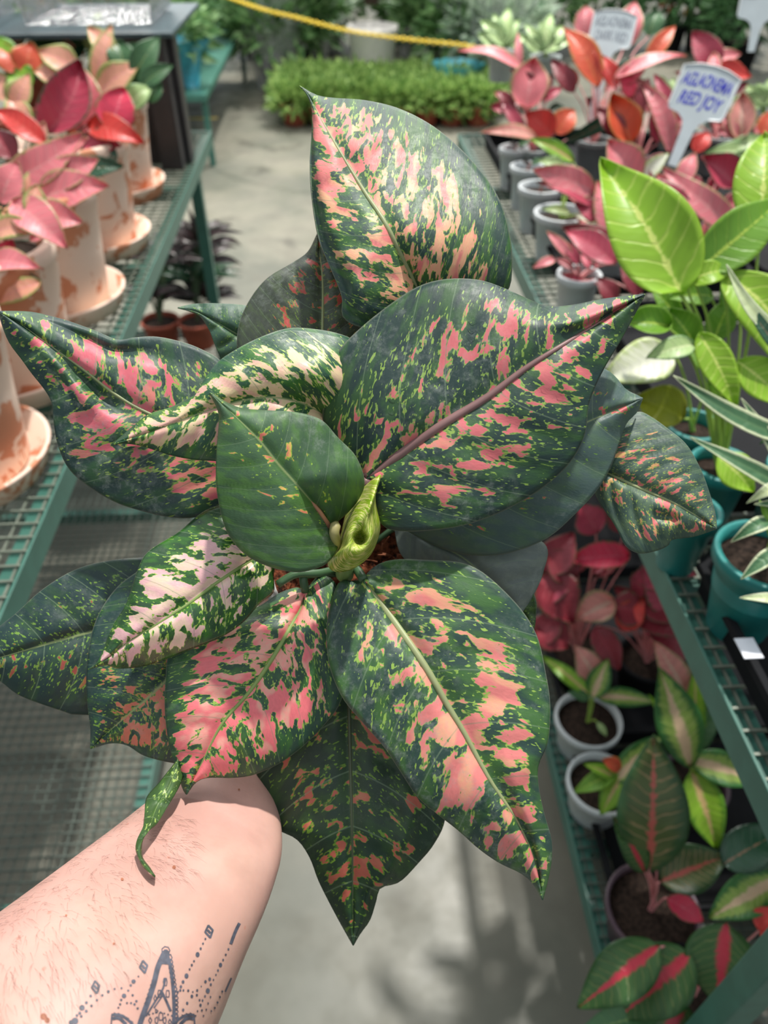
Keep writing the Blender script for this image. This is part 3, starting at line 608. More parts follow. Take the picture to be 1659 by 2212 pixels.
# ------------------------------------------------------------------ nursery plants
FT = feather
K = {

 'pink': FT('pink_leaf', (232, 156, 156), (226, 128, 136), (170, 150, 100), (238, 176, 170), (.80, .98), .06),
 'hot': FT('hot_pink_leaf', (236, 110, 130), (222, 62, 92), (128, 110, 70), (240, 120, 140), (.86, 1.0), .05),
 'dpink': FT('deep_pink_leaf', (200, 92, 106), (186, 68, 90), (84, 90, 62), (200, 112, 122), (.84, 1.0), .06),
 'red': FT('red_leaf', (226, 96, 84), (216, 62, 56), (140, 70, 40), (232, 110, 90), (.86, 1.0), .04),
 'orange': FT('orange_leaf', (226, 120, 70), (214, 88, 58), (190, 140, 60), (228, 120, 80), (.8, 1.0), .05),
 'peach': FT('peach_leaf', (236, 160, 150), (228, 164, 138), (160, 170, 92), (238, 186, 160), (.62, .9), .08),
 'dred': FT('dark_red_leaf', (168, 64, 76), (138, 44, 56), (90, 80, 54), (164, 80, 84), (.86, 1.0), .06, trans=.1),
 'rose': FT('rose_cream_leaf', (230, 190, 170), (222, 150, 140), (170, 150, 110), (236, 190, 170), (.7, .95), .15),
 'green': FT('mid_green_leaf', (120, 150, 90), (70, 112, 70), (60, 100, 64), (110, 146, 96), (.8, 1), .05),
 'pale': FT('pale_green_leaf', (214, 226, 170), (170, 196, 130), (110, 150, 90), (210, 222, 170), (.7, 1), .1),
 'lime': FT('lime_leaf', (224, 236, 130), (150, 192, 52), (164, 204, 60), (220, 236, 120), (.85, 1.0), .07, 8, .25, .13, .55, .4, .3),
 'limeg': FT('lime_green_leaf', (190, 214, 90), (116, 164, 52), (140, 184, 60), (170, 204, 80), (.85, 1.0), .07, 8, .25, .1, .4, .4, .3),
 'olive': FT('olive_leaf', (176, 180, 60), (150, 156, 34), (150, 160, 40), (170, 174, 60), (.85, 1.0), .05, trans=.3),
 'cream': FT('cream_leaf', (240, 240, 224), (236, 238, 214), (196, 214, 130), (226, 232, 170), (.6, 1.1), .3, mottle=.6),
 'cgreen': FT('cream_rib_leaf', (226, 196, 160), (140, 168, 76), (54, 112, 48), (190, 200, 120), (.48, .80), .30, 12, .35, .16, .5),
 'lgrn': FT('yellow_green_leaf', (220, 190, 130), (140, 184, 50), (96, 150, 36), (180, 206, 90), (.6, .9), .18, 10, .3),
 'rmid': FT('red_rib_leaf', (206, 58, 76), (64, 100, 50), (44, 84, 36), (158, 160, 100), (.6, .95), .20, 11, .3, .08, .55, .34),
 'pmid': FT('pink_rib_leaf', (196, 100, 88), (86, 100, 56), (48, 84, 44), (196, 160, 120), (.5, .9), .12, 11, .4, .12, .6, .34),
 'dgreen': FT('dark_green_leaf', (150, 120, 96), (44, 82, 58), (36, 72, 48), (90, 120, 90), (.6, .9), .05, 8, .25, .1, .3, .25, .05),
 'strap': FT('striped_strap_leaf', (96, 136, 92), (74, 116, 78), (212, 220, 180), (110, 150, 110), (.62, .78), .2, 2, .1, .05, .2),
 'straw': FT('pale_strap_leaf', (214, 224, 160), (206, 218, 170), (224, 230, 196), (160, 184, 120), (.7, .9), .1, 2, .1, .05, .2),
 'maroon': FT('maroon_leaf', (74, 40, 44), (46, 34, 36), (58, 70, 58), (80, 50, 50), (.7, .95), .1, trans=.05),
}
def blade(root, b, t, W, mat, arch=.12, cup=.10, roll=0.0, bend=0.0, droop=0.0, shape=.75, NU=22, NV=6, pot=None, stem=None, n0=None, seed=None):
    """one free leaf from its base to its tip"""
    b = Vector(b); t = Vector(t); ax = (t-b); L = ax.length; ax.normalize()
    nn = (n0 or ((CAM-(b+t)/2).normalized()*.75+Vector((0, 0, .45)))).normalized(); nn = (nn-ax*nn.dot(ax)).normalized()
    sd_ = ax.cross(nn); q = Matrix.Rotation(roll, 3, ax); nn = q@nn; sd_ = q@sd_
    ph = (seed if seed is not None else (b.x*37+b.y*91) % 6)
    vs = []; uv = []; pat = []; Wn = 2*NV+1
    for i in range(NU+1):
        u = i/NU; wd = W/2*max(.0, math.sin(math.pi*u**shape))**.85*(1-.25*u**5) + (.0012 if i < NU else 0)*min(1, W*20)
        mid = b+ax*(L*u)+nn*(L*arch*math.sin(math.pi*u)-L*droop*u*u)+sd_*(L*bend*math.sin(math.pi*u))
        for j in range(-NV, NV+1):
            v = j/NV; av = abs(v); x = v*wd; c = u-.5*abs(x)/L-.5*(x/L)**2
            fr = (c*8) % 1.0
            z = cup*W*(av**1.6)*(1 if True else 0) + W*.012*math.sin(math.pi*fr)*min(1, av*3)*(1-av**4) + W*.045*math.sin(u*8+ph+(2 if j > 0 else 0))*av**2
            vs.append(mid+sd_*x*(1-cup*.3*av)+nn*z); uv.append((u, v*.5+.5)); pat.append((c, x/L))
    fs = [(i*Wn+j, i*Wn+j+1, (i+1)*Wn+j+1, (i+1)*Wn+j) for i in range(NU) for j in range(Wn-1)]
    o = mesh_obj('leaf', vs, fs, K[mat] if isinstance(mat, str) else mat, root, True, {'leaf': uv, 'pat': pat})
    md = o.modifiers.new('thickness', 'SOLIDIFY'); md.thickness = max(.0006, W*.008); md.offset = 0
    if pot is not None:
        s0 = Vector(pot)+Vector((random.uniform(-1, 1), random.uniform(-1, 1), 0))*W*.06; r = max(.0015, W*.026)
        m = MB(); m.tube(catmull([s0, s0.lerp(b, .55)+Vector((0, 0, (s0-b).length*.12)), b-ax*L*.02, b+ax*L*.06], 9), [r*1.5-r*.07*k for k in range(10)], 7, False)
        m.build('petiole', stem or plain('petiole_pink', (190, 120, 110), .5), o, True)
    return o
soilm = plain('potting_soil', (44, 34, 28), .95, var=.5, scale=160, spec=.2)
def pot_parts(root, c, r, h, mat, taper=.78, lip=.004, n=36):
    c = Vector(c)
    m = MB(); rb = r*taper
    m.lathe([(0, 0), (rb*.97, 0), (rb, .003), (r*.97, h-.016), (r+lip, h-.014), (r+lip, h-.001), (r+lip-.001, h), (r-.002, h), (r*.95, h-.02), (r*.86, h*.55)], c, n); m.build('pot', mat, root, True)
    m = MB(); m.lathe([(r*.955, h-.018), (r*.7, h-.014), (r*.35, h-.012), (0.0001, h-.012)], c, n); m.build('soil', soilm, root, True)
    return c+Vector((0, 0, h-.013))
white = plain('white_plastic', (196, 202, 204), .38, var=.05); grey = plain('grey_plastic', (150, 158, 158), .4, var=.05)
teal = plain('teal_plastic', (34, 122, 118), .4, var=.08); black = plain('black_plastic', (20, 21, 24), .8, spec=.2, var=.1); purple = plain('purple_black_plastic', (74, 56, 66), .4)
terra = plain('small_terracotta', (170, 84, 62), .7)
def plant(label, zf, rim, rp, mat, leaves, h=.09, zoff=0, fill=None, stem=None, name='potted_aglaonema', cat='potted plant', group=None, taper=.78, dbase=None, dd=0.0, soil=True):
    """rim: pixel and height give the pot's place on its shelf; each leaf: base, tip, width, kind"""
    c = Z(rim[0], rim[1], zf+h); c = Vector((c.x, c.y, zf)); r = rp*depth(c+Vector((0, 0, h)))/F
    e = empty(name, c, label, cat, group); s = pot_parts(e, c, r, h, mat, taper)
    d0 = dbase if dbase else depth(s)-.06
    for lf in leaves:
        bx, by, tx, ty, wpx, kind = lf[:6]; kw = dict(lf[6]) if len(lf) > 6 else {}
        db = d0+kw.pop('db', 0.0); dt = db+kw.pop('dt', dd)
        blade(e, P(bx, by, db), P(tx, ty, dt), wpx*(db+dt)/2/F, kind, pot=s if not kw.pop('nostem', 0) else None, stem=stem, **kw)
    if fill:
        rr = random.Random(int(rim[0])); kinds, cnt, cx, cy, rad_ = fill
        for i in range(cnt):
            a = rr.uniform(0, 6.28); q = rad_*rr.uniform(.15, .8); x, y = cx+math.cos(a)*q, cy+math.sin(a)*q*.8; l = rad_*rr.uniform(.45, .7); db = d0+rr.uniform(.04, .12)
            blade(e, P(x, y, db), P(x+math.cos(a)*l, y+math.sin(a)*l*.6-l*.35, db+rr.uniform(-.03, .03)), l*rr.uniform(.45, .65)*db/F, kinds[i % len(kinds)], pot=s, stem=stem, NU=14, NV=4, cup=.2)
    return e
gst = plain('petiole_lime', (150, 180, 80), .5); rst = plain('petiole_rose', (214, 140, 140), .5); dst = plain('petiole_dark', (60, 80, 50), .5)
# ---- right bench, back rows
plant('red potted plant at the far left corner of the right bench, rounded rose leaf', BZ, (1150, 318), 34, grey,
  [(1128, 150, 988, 112, 38, 'pink', {'roll': .5}), (1135, 245, 1152, 134, 88, 'pink', {'cup': .25}), (1195, 292, 1138, 243, 62, 'red', {'roll': -.3}), (1200, 290, 1240, 238, 55, 'orange'),
   (1160, 302, 1035, 288, 34, 'rose', {'dt': -.1}), (1108, 240, 1075, 195, 30, 'dred'), (1180, 215, 1100, 150, 34, 'dred'), (1120, 170, 1118, 70, 20, 'pink', {'db': .1}), (1135, 300, 1080, 215, 30, 'dpink')], fill=(['dred', 'dpink', 'dgreen', 'dred', 'pink'], 9, 1150, 230, 75), h=.10, stem=rst)
plant('orange and red potted plant standing behind the grey-lettered plant label', BZ, (1285, 300), 36, grey,
  [(1292, 190, 1215, 62, 66, 'orange', {'roll': .3}), (1262, 82, 1266, 14, 50, 'pink', {'db': .1}), (1285, 180, 1250, 95, 40, 'red'), (1345, 110, 1372, 5, 60, 'pink', {'db': .15}), (1215, 308, 1385, 188, 34, 'dgreen', {'roll': .9, 'dt': .1}), (1240, 200, 1190, 130, 40, 'dred'),
   (1395, 140, 1458, 58, 38, 'orange', {'db': .1}), (1330, 190, 1300, 120, 36, 'red'), (1400, 80, 1420, 25, 50, 'green', {'db': .2})], fill=(['dred', 'orange', 'dgreen', 'dred', 'pink'], 10, 1290, 200, 85), h=.10, stem=rst)
plant('red potted plant with an upright orange-red leaf, left of the blue-lettered label', BZ, (1380, 345), 36, grey,
  [(1365, 312, 1318, 212, 76, 'orange', {'cup': .3}), (1450, 332, 1383, 178, 44, 'pink', {'bend': .06}), (1325, 172, 1484, 124, 40, 'pink', {'roll': -.4}), (1340, 185, 1400, 135, 36, 'hot'), (1345, 300, 1290, 235, 46, 'dred'), (1380, 240, 1400, 170, 36, 'dred'), (1420, 310, 1420, 220, 40, 'dpink'), (1365, 210, 1348, 160, 34, 'hot')], fill=(['dred', 'dpink', 'dgreen', 'dred', 'pink'], 11, 1400, 270, 80), h=.10, stem=rst)
plant('dark red potted plant directly behind the blue-lettered label', BZ, (1550, 290), 38, grey,
  [(1548, 152, 1494, 70, 62, 'dpink', {'db': .1}), (1535, 155, 1622, 168, 48, 'red', {'db': .1}), (1520, 140, 1600, 118, 36, 'pink', {'db': .12}), (1480, 300, 1440, 200, 44, 'pink'), (1500, 330, 1530, 288, 40, 'red'), (1460, 270, 1412, 160, 34, 'dpink'), (1560, 260, 1530, 180, 44, 'dred')], fill=(['dred', 'dpink', 'dgreen', 'dred', 'pink'], 10, 1540, 220, 80), h=.10, stem=rst)
plant('pink and cream potted plant at the right edge behind the lime plant', BZ, (1620, 350), 40, grey,
  [(1598, 306, 1602, 206, 60, 'rose', {'cup': .25}), (1640, 290, 1680, 240, 40, 'orange'), (1590, 300, 1562, 250, 34, 'pink'), (1560, 330, 1659, 300, 34, 'pale'), (1620, 330, 1520, 335, 40, 'pale'), (1640, 340, 1700, 320, 40, 'pale')], fill=(['pink', 'pale', 'dred', 'dpink'], 9, 1610, 300, 70), h=.10, stem=rst)
# pale leaved plants at the far end of the right bench
for i, (x, y, kind) in enumerate(((1085, 110, 'pale'), (1180, 120, 'pale'), (1440, 240, 'pale'), (1560, 225, 'pale'), (1650, 240, 'pale'))):
    lab = ['pale green potted plant far left at the back of the right bench', 'pale green potted plant behind the rounded rose leaf', 'pale green potted plant behind the gap between the two labels', 'pale green potted plant at the back, right of the blue-lettered label', 'pale green potted plant at the back on the right edge'][i]
    rr = random.Random(i); up_ = 75 if i < 2 else 60
    plant(lab, BZ, (x, y), 30, grey, [(x+rr.uniform(-12, 12), y-10, x+math.cos(a)*rr.uniform(40, 60), y-15-math.sin(a)*rr.uniform(30, up_)-10, rr.uniform(26, 40), kind) for a in (0.1, .7, 1.3, 1.9, 2.5, 3.0)], h=.10, stem=gst)
# ---- right bench, pink row
plant('pink potted plant left of the lime plant, drooping rose leaf over a white pot', BZ, (1345, 500), 50, white,
  [(1285, 415, 1150, 368, 62, 'pink', {'roll': -.2}), (1372, 402, 1312, 305, 82, 'pink', {'cup': .2}), (1282, 442, 1165, 398, 56, 'dpink', {'roll': .4}), (1332, 520, 1290, 392, 66, 'pink'), (1375, 388, 1442, 332, 34, 'cream', {'roll': .5}), (1340, 560, 1212, 492, 70, 'dred'), (1380, 470, 1400, 370, 60, 'dpink'), (1300, 470, 1240, 440, 50, 'dpink'), (1280, 520, 1240, 500, 30, 'pink')], fill=(['dpink', 'dred', 'pink', 'dred'], 10, 1300, 450, 90), h=.10, stem=rst)
plant('deep pink potted plant between the blue-lettered label and the lime plant', BZ, (1520, 500), 52, white,
  [(1388, 402, 1500, 490, 74, 'dpink'), (1598, 505, 1428, 362, 62, 'pink', {'bend': -.05}), (1592, 405, 1512, 342, 74, 'dpink', {'cup': .3}), (1468, 402, 1500, 332, 42, 'pink'), (1500, 520, 1440, 440, 66, 'dred'), (1560, 520, 1600, 410, 60, 'dpink'), (1500, 430, 1480, 370, 50, 'dpink'), (1520, 560, 1560, 520, 50, 'hot')], fill=(['dpink', 'dred', 'dpink', 'pink'], 12, 1510, 450, 95), h=.10, stem=rst)
plant('small pink potted plant in the white pot nearest the lime plant', BZ, (1252, 590), 44, white,
  [(1330, 570, 1222, 500, 60, 'dpink', {'dt': .04}), (1200, 560, 1150, 580, 22, 'pink'), (1235, 560, 1180, 500, 26, 'pink'), (1330, 650, 1290, 600, 44, 'dred'), (1250, 570, 1216, 520, 26, 'dpink'), (1380, 640, 1340, 560, 40, 'dred')], fill=(['dred', 'dpink'], 6, 1280, 600, 70), h=.10, stem=rst)
plant('seedling with a yellow-green leaf in a white pot at the bench edge', BZ, (1214, 458), 56, white,
  [(1240, 350, 1143, 300, 34, 'lgrn', {'db': .08}), (1230, 460, 1170, 452, 22, 'pale'), (1290, 478, 1240, 465, 24, 'cream'), (1222, 360, 1160, 348, 26, 'pale', {'db': .06})], h=.10, stem=gst)
for lab, x, y, r in (('empty-looking white pot at the bench edge, farthest of the row', 1112, 318, 30), ('white pot second from the far end of the bench edge row', 1140, 358, 34), ('white pot third along the bench edge, beside black tray', 1168, 402, 44)):
    plant(lab, BZ, (x, y), r, white, [(x+8, y-4, x+36, y-14, 14, 'green'), (x+5, y-2, x-12, y-10, 10, 'maroon')], h=.10)
# black carry trays under the white pots
def tray(x0, y0, x1, y1, label, z=BZ, hh=.045, lab=False):
    e = empty('carry_tray', ((x0+x1)/2, (y0+y1)/2, z), label, 'tray', 'black carry trays'); m = MB(); rc = .02
    ring = [Vector(p) for p in ((x0+rc, y0, 0), (x1-rc, y0, 0), (x1, y0+rc, 0), (x1, y1-rc, 0), (x1-rc, y1, 0), (x0+rc, y1, 0), (x0, y1-rc, 0), (x0, y0+rc, 0))]
    k = len(ring); c = Vector(((x0+x1)/2, (y0+y1)/2, 0)); vs = []
    prof = [(0, .002), (.004, hh-.004), (.006, hh), (.016, hh), (.018, hh-.008), (.016, hh-.006), (.008, hh-.003), (.006, .004)]
    for q, zz in prof:
        for p in ring: d = (p-c).normalized(); vs.append(p+d*q+Vector((0, 0, z+zz)))
    m.add(vs, [(i*k+j, i*k+(j+1) % k, (i+1)*k+(j+1) % k, (i+1)*k+j) for i in range(len(prof)-1) for j in range(k)]); m.build('rim', black, e)
    m = MB(); m.box((x0+.01, y0+.01, z+.002), (x1-.01, y1-.01, z+.005)); m.build('base', black, e)
    return e
def bx(px, py): q = Z(px, py, BZ); return q
a = bx(1098, 470); b_ = bx(1060, 310); tray(XR+.065, bx(1300, 640).y, XR+.42, bx(1200, 470).y, 'black carry tray under the pink plants beside the bench edge')
tray(XR+.065, bx(1200, 455).y, XR+.42, bx(1060, 318).y, 'black carry tray under the farthest white pots')
# ---- lime plants
plant('lime green potted plant with big pale-veined leaves in a teal pot', BZ, (1562, 1000), 62, teal,
  [(1474, 640, 1296, 352, 176, 'lime', {'cup': .14, 'arch': .1, 'dt': .04, 'shape': .62}), (1500, 590, 1690, 430, 110, 'limeg', {'arch': .1, 'roll': .3}), (1640, 510, 1650, 292, 120, 'lime', {'dt': .03}), (1562, 590, 1700, 830, 118, 'lime', {'bend': -.1, 'arch': .15}),
   (1500, 745, 1395, 775, 54, 'pale', {'nostem': 1}), (1510, 720, 1590, 880, 70, 'lime', {'arch': .1}), (1445, 705, 1338, 700, 70, 'limeg', {'cup': .3}), (1540, 640, 1440, 645, 50, 'limeg', {'db': .05}), (1500, 745, 1440, 668, 66, 'limeg', {'cup': .3, 'db': .02}),
   (1480, 612, 1575, 590, 54, 'lime', {'arch': .25}), (1592, 780, 1700, 880, 84, 'lime'), (1550, 985, 1625, 1062, 76, 'lime'), (1540, 740, 1580, 640, 60, 'limeg', {'db': .05}), (1560, 880, 1540, 740, 50, 'limeg', {'db': .04}), (1470, 700, 1405, 620, 44, 'limeg', {'db': .08}), (1600, 690, 1560, 600, 60, 'limeg', {'db': .05})],
  h=.10, stem=gst, dbase=.80)
plant('potted plant with a white and an olive leaf tucked behind the held plant', BZ, (1500, 915), 56, teal,
  [(1455, 770, 1300, 822, 104, 'cream', {'cup': .1}), (1478, 905, 1372, 862, 100, 'olive', {'cup': .15, 'dt': .02}), (1540, 800, 1480, 740, 50, 'limeg')], h=.10, stem=gst, dbase=.93)
# ---- striped strap-leaved plants
plant('striped strap-leaved plant in a big teal pot at the right edge', BZ, (1662, 1195), 104, teal,
  [(1670, 1125, 1578, 1172, 34, 'strap', {'arch': .3}), (1690, 1180, 1600, 1252, 34, 'strap', {'arch': .1}), (1690, 1060, 1612, 1088, 30, 'straw', {'arch': .5}), (1700, 1100, 1628, 1090, 22, 'strap', {'arch': .3}), (1700, 1300, 1597, 1292, 24, 'straw', {'arch': .15}),
   (1690, 1200, 1640, 1080, 30, 'limeg')], h=.115, taper=.64, name='potted_dracaena', stem=gst, dbase=.66)
plant('striped strap-leaved plant arching in from the right edge over the lime plant', BZ, (1740, 1010), 70, teal,
  [(1740, 960, 1452, 812, 44, 'strap', {'arch': .08, 'bend': -.08}), (1740, 1080, 1490, 945, 40, 'strap', {'arch': .1, 'bend': -.03}), (1740, 760, 1568, 572, 32, 'straw', {'arch': .08, 'bend': -.12}), (1740, 800, 1600, 622, 30, 'dgreen', {'arch': .1, 'bend': -.1}), (1720, 1060, 1600, 860, 30, 'strap', {'arch': .1}), (1740, 900, 1640, 960, 30, 'green')],
  h=.11, name='potted_dracaena', stem=gst, dbase=.70)
plant('teal potted plant half hidden under the far right leaf', BZ, (1500, 1100), 54, teal, [(1500, 1100, 1520, 1075, 20, 'green')], h=.09)
tray(XR+.46, bx(1300, 640).y, XR+1.1, bx(1200, 330).y, 'large black carry tray among the red plants in the middle of the bench')
tray(XR+.10, bx(1500, 1110).y, XR+.55, bx(1500, 700).y, 'black carry tray under the lime plant')
def lz(py): return Z(1300, py, LZ).y
for (x0, ya, x1, yb, lab) in ((.05, 1980, .52, 1610, 'black carry tray round the purple-black pot'), (.05, 1590, .52, 1250, 'black carry tray under the seedlings'), (.05, 1235, .52, 900, 'black carry tray under the red-leaved plants'), (.56, 2300, 1.1, 1400, 'black carry tray at the back of the lower right shelf')):
    tray(XR+x0, lz(ya), XR+x1, lz(yb), lab, LZ, .035)
tq = Z(1550, 1235, BZ+.05)
t_ = tray(tq.x, tq.y-.30, tq.x+.36, tq.y+.03, 'black carry tray with a small white price label at the right edge')
lp = Z(1618, 1399, BZ+.0465); box('price_label', (lp.x-.010, lp.y-.013, BZ+.0452), (lp.x+.010, lp.y+.013, BZ+.0460), plain('label_paper', (226, 228, 236), .4, var=.02), t_)
# ---- lower shelf on the right
plant('red-leaved plant on the lower right shelf, left of its neighbour', LZ, (1250, 1400), 60, black,
  [(1358, 1202, 1222, 1214, 66, 'hot', {'cup': .2}), (1168, 1240, 1236, 1345, 105, 'dred', {'cup': .15}), (1160, 1345, 1226, 1400, 86, 'dred'), (1180, 1240, 1240, 1150, 78, 'dred'), (1290, 1150, 1250, 1090, 78, 'dpink'), (1240, 1250, 1180, 1190, 78, 'dred'), (1350, 1150, 1330, 1080, 65, 'dred'), (1160, 1300, 1240, 1250, 52, 'dpink'), (1290, 1470, 1240, 1395, 65, 'rose'), (1200, 1330, 1150, 1400, 65, 'dred')], fill=(['dred', 'dred', 'dpink'], 10, 1220, 1270, 100), h=.09, stem=rst, dbase=1.40)
plant('red-leaved plant on the lower right shelf beside the bench rail', LZ, (1400, 1420), 60, black,
  [(1325, 1298, 1242, 1342, 75, 'rose', {'cup': .25}), (1320, 1310, 1400, 1330, 78, 'dred'), (1283, 1352, 1336, 1448, 60, 'dred'), (1460, 1320, 1385, 1222, 91, 'dpink'), (1500, 1402, 1400, 1372, 78, 'dred'), (1380, 1300, 1480, 1330, 78, 'dred'), (1480, 1350, 1350, 1345, 65, 'dred'), (1440, 1250, 1360, 1250, 65, 'dpink'), (1340, 1360, 1390, 1290, 60, 'red'), (1500, 1300, 1440, 1200, 65, 'dpink')], fill=(['dred', 'dred', 'dpink'], 10, 1400, 1330, 90), h=.09, stem=rst, dbase=1.40)
plant('small green striped seedling in a white pot on the lower right shelf', LZ, (1272, 1552), 68, white,
  [(1272, 1500, 1170, 1418, 36, 'lgrn', {'dt': .04}), (1280, 1506, 1314, 1422, 50, 'cgreen'), (1285, 1504, 1418, 1518, 42, 'cgreen'), (1272, 1510, 1225, 1495, 24, 'green'), (1290, 1560, 1310, 1590, 16, 'pale')], h=.09, stem=gst)
plant('large cream-ribbed plant in the middle of the lower right shelf', LZ, (1500, 1690), 70, purple,
  [(1490, 1655, 1422, 1440, 98, 'cgreen', {'shape': .9}), (1480, 1500, 1412, 1385, 62, 'rose', {'db': .05}), (1500, 1600, 1500, 1440, 44, 'lgrn', {'db': .04}), (1490, 1642, 1638, 1690, 74, 'cgreen'), (1492, 1662, 1545, 1830, 84, 'lgrn'), (1500, 1655, 1400, 1500, 40, 'lgrn', {'db': .06}), (1480, 1640, 1560, 1515, 50, 'green', {'db': .1})], h=.09, stem=gst, dbase=1.16)
plant('small yellow-green plant in the nearer white pot on the lower right shelf', LZ, (1300, 1690), 70, white,
  [(1345, 1672, 1298, 1760, 50, 'lgrn'), (1330, 1670, 1240, 1712, 40, 'limeg'), (1340, 1660, 1300, 1640, 34, 'orange'), (1325, 1690, 1432, 1588, 56, 'cgreen', {'dt': .02}), (1330, 1680, 1260, 1650, 30, 'lgrn')], h=.09, stem=gst)
plant('dark green plant with a red rib in the purple-black pot, lower right shelf', LZ, (1412, 1962), 96, purple,
  [(1402, 1880, 1412, 1585, 148, 'pmid', {'shape': .9, 'cup': .08}), (1392, 1882, 1322, 1760, 56, 'rmid'), (1425, 1905, 1570, 1850, 100, 'pmid', {'cup': .15}), (1440, 1940, 1518, 1990, 50, 'hot'), (1420, 1870, 1470, 1780, 70, 'pmid', {'db': .03})], h=.10, stem=rst)
plant('glossy dark green plant at the right edge of the lower shelf', LZ, (1700, 1900), 80, black,
  [(1560, 1868, 1700, 1790, 92, 'dgreen'), (1690, 1895, 1530, 1985, 84, 'cgreen', {'shape': .9}), (1660, 1900, 1560, 1800, 60, 'green', {'db': .05}), (1640, 1990, 1690, 2050, 60, 'red')], h=.09, stem=rst, dbase=.99)
plant('dark green plant with bright pink ribs, nearest on the lower right shelf', LZ, (1500, 2140), 90, black,
  [(1570, 1992, 1545, 2168, 150, 'rmid', {'shape': .8, 'cup': .05}), (1425, 2042, 1248, 2178, 108, 'rmid', {'cup': .08}), (1492, 2058, 1336, 2200, 132, 'rmid', {'cup': .06}), (1420, 2190, 1250, 2230, 70, 'green'), (1480, 2160, 1400, 2300, 130, 'rmid'), (1640, 2010, 1680, 1960, 60, 'red')], h=.09, stem=rst, dbase=.96)
# ---- terracotta pots on the left bench
n = NT('whitewashed_terracotta'); oi = n.m('MULTIPLY', n.rnd(), 9.0); q_ = n.t.nodes.new('ShaderNodeVectorMath'); q_.operation = 'ADD'; n.t.links.new(n.co(), q_.inputs[0]); n.t.links.new(n.comb(oi, oi, 0.0), q_.inputs[1])
v_ = q_.outputs[0]; f = n.noise(v_, 14, 5, .6, .6); g = n.noise(v_, 80, 3)
col = n.mix(n.sm(n.m('ADD', f, n.m('MULTIPLY', n.m('SUBTRACT', g, .5), .12)), .43, .47), srgb(206, 140, 108), srgb(236, 210, 192)); n.bump(g, .3, .001)
tc = n.fin(col, .8, .25)
def terracotta(x, y, label, leaves, R=.116, H=.215):
    s = Z(x, y, BZ+.02); c = Vector((s.x-R-.014, s.y, BZ+.003)); e = empty('saucer', c, label.replace('potted plant', 'saucer').split(',')[0]+' sits in, whitewashed terracotta', 'saucer', 'terracotta saucers')
    e['label'] = ('terracotta saucer under the pot with '+label.split(',')[0]).replace(' of its leaves outside the photo', ' leaves outside the photo')
    m = MB(); m.lathe([(0, 0), (R, 0), (R+.012, .030), (R+.014, .034), (R+.008, .035), (R-.004, .008), (0, .007)], c, 56); sa = m.build('saucer', tc, None, True)
    for k in ('label', 'category', 'group'): sa[k] = e[k]
    bpy.data.objects.remove(e)
    pc = c+Vector((0, 0, .0085)); e = empty('potted_aglaonema', pc, 'tall terracotta pot with '+label, 'potted plant', 'terracotta potted plants')
    m = MB(); m.lathe([(0, 0), (R-.024, 0), (R-.020, .004), (R-.010, H*.5), (R, H-.03), (R+.004, H-.026), (R+.005, H-.003), (R+.002, H), (R-.008, H), (R-.011, H-.03), (R-.026, H*.5)], pc, 64); m.build('pot', tc, e, True)
    m = MB(); m.lathe([(R-.011, H-.035), (R*.5, H-.028), (0.0001, H-.025)], pc, 40); m.build('soil', soilm, e, True)
    s = pc+Vector((0, 0, H-.028)); d0 = depth(s)-.05
    for lf in leaves:
        bx_, by_, tx, ty, wpx, kind = lf[:6]; kw = dict(lf[6]) if len(lf) > 6 else {}
        db = d0+kw.pop('db', 0); dt = db+kw.pop('dt', 0)
        blade(e, P(bx_, by_, db), P(tx, ty, dt), wpx*1.22*db/F, kind, pot=s, stem=dst, **kw)
    rr = random.Random(int(x)); cx = sum(l[0] for l in leaves)/len(leaves); cy = sum(l[1] for l in leaves)/len(leaves)
    for i in range(9 if len(leaves) > 4 else 3):
        an = rr.uniform(0, 6.28); q = rr.uniform(15, 65); px_, py_ = cx+math.cos(an)*q, cy+math.sin(an)*q*.6; ln = rr.uniform(45, 75); db = d0+rr.uniform(.05, .13)
        blade(e, P(px_, py_, db), P(px_+math.cos(an)*ln, py_+math.sin(an)*ln*.5-ln*.45, db), ln*.5*db/F, ('peach', 'lgrn', 'pink', 'green', 'rose')[i % 5], pot=s, stem=dst, NU=14, NV=4, cup=.2)
terracotta(358, 402, 'green and peach leaves, at the far end of the left bench', [(205, 182, 243, 55, 36, 'peach'), (210, 205, 305, 138, 52, 'peach'), (300, 190, 375, 142, 34, 'green'), (290, 170, 345, 80, 44, 'green'), (270, 150, 255, 90, 50, 'green'), (280, 235, 330, 190, 40, 'pale', {'arch': .3}), (230, 190, 300, 95, 60, 'green', {'db': .05}), (250, 130, 190, 60, 40, 'peach'), (320, 220, 350, 180, 30, 'green')])
terracotta(327, 512, 'deep pink leaves, one upright and dark', [(98, 292, 176, 136, 86, 'dpink', {'cup': .25, 'bend': .12}), (178, 292, 172, 140, 80, 'pink', {'db': .03}), (240, 285, 270, 192, 70, 'hot', {'cup': .1}), (188, 272, 314, 312, 52, 'red', {'arch': .15}), (178, 312, 264, 318, 46, 'dpink'), (170, 152, 84, 112, 52, 'peach', {'db': .1}), (150, 175, 75, 155, 44, 'peach', {'db': .1}), (255, 345, 200, 330, 40, 'dgreen'), (150, 290, 215, 240, 50, 'orange', {'db': .05})])
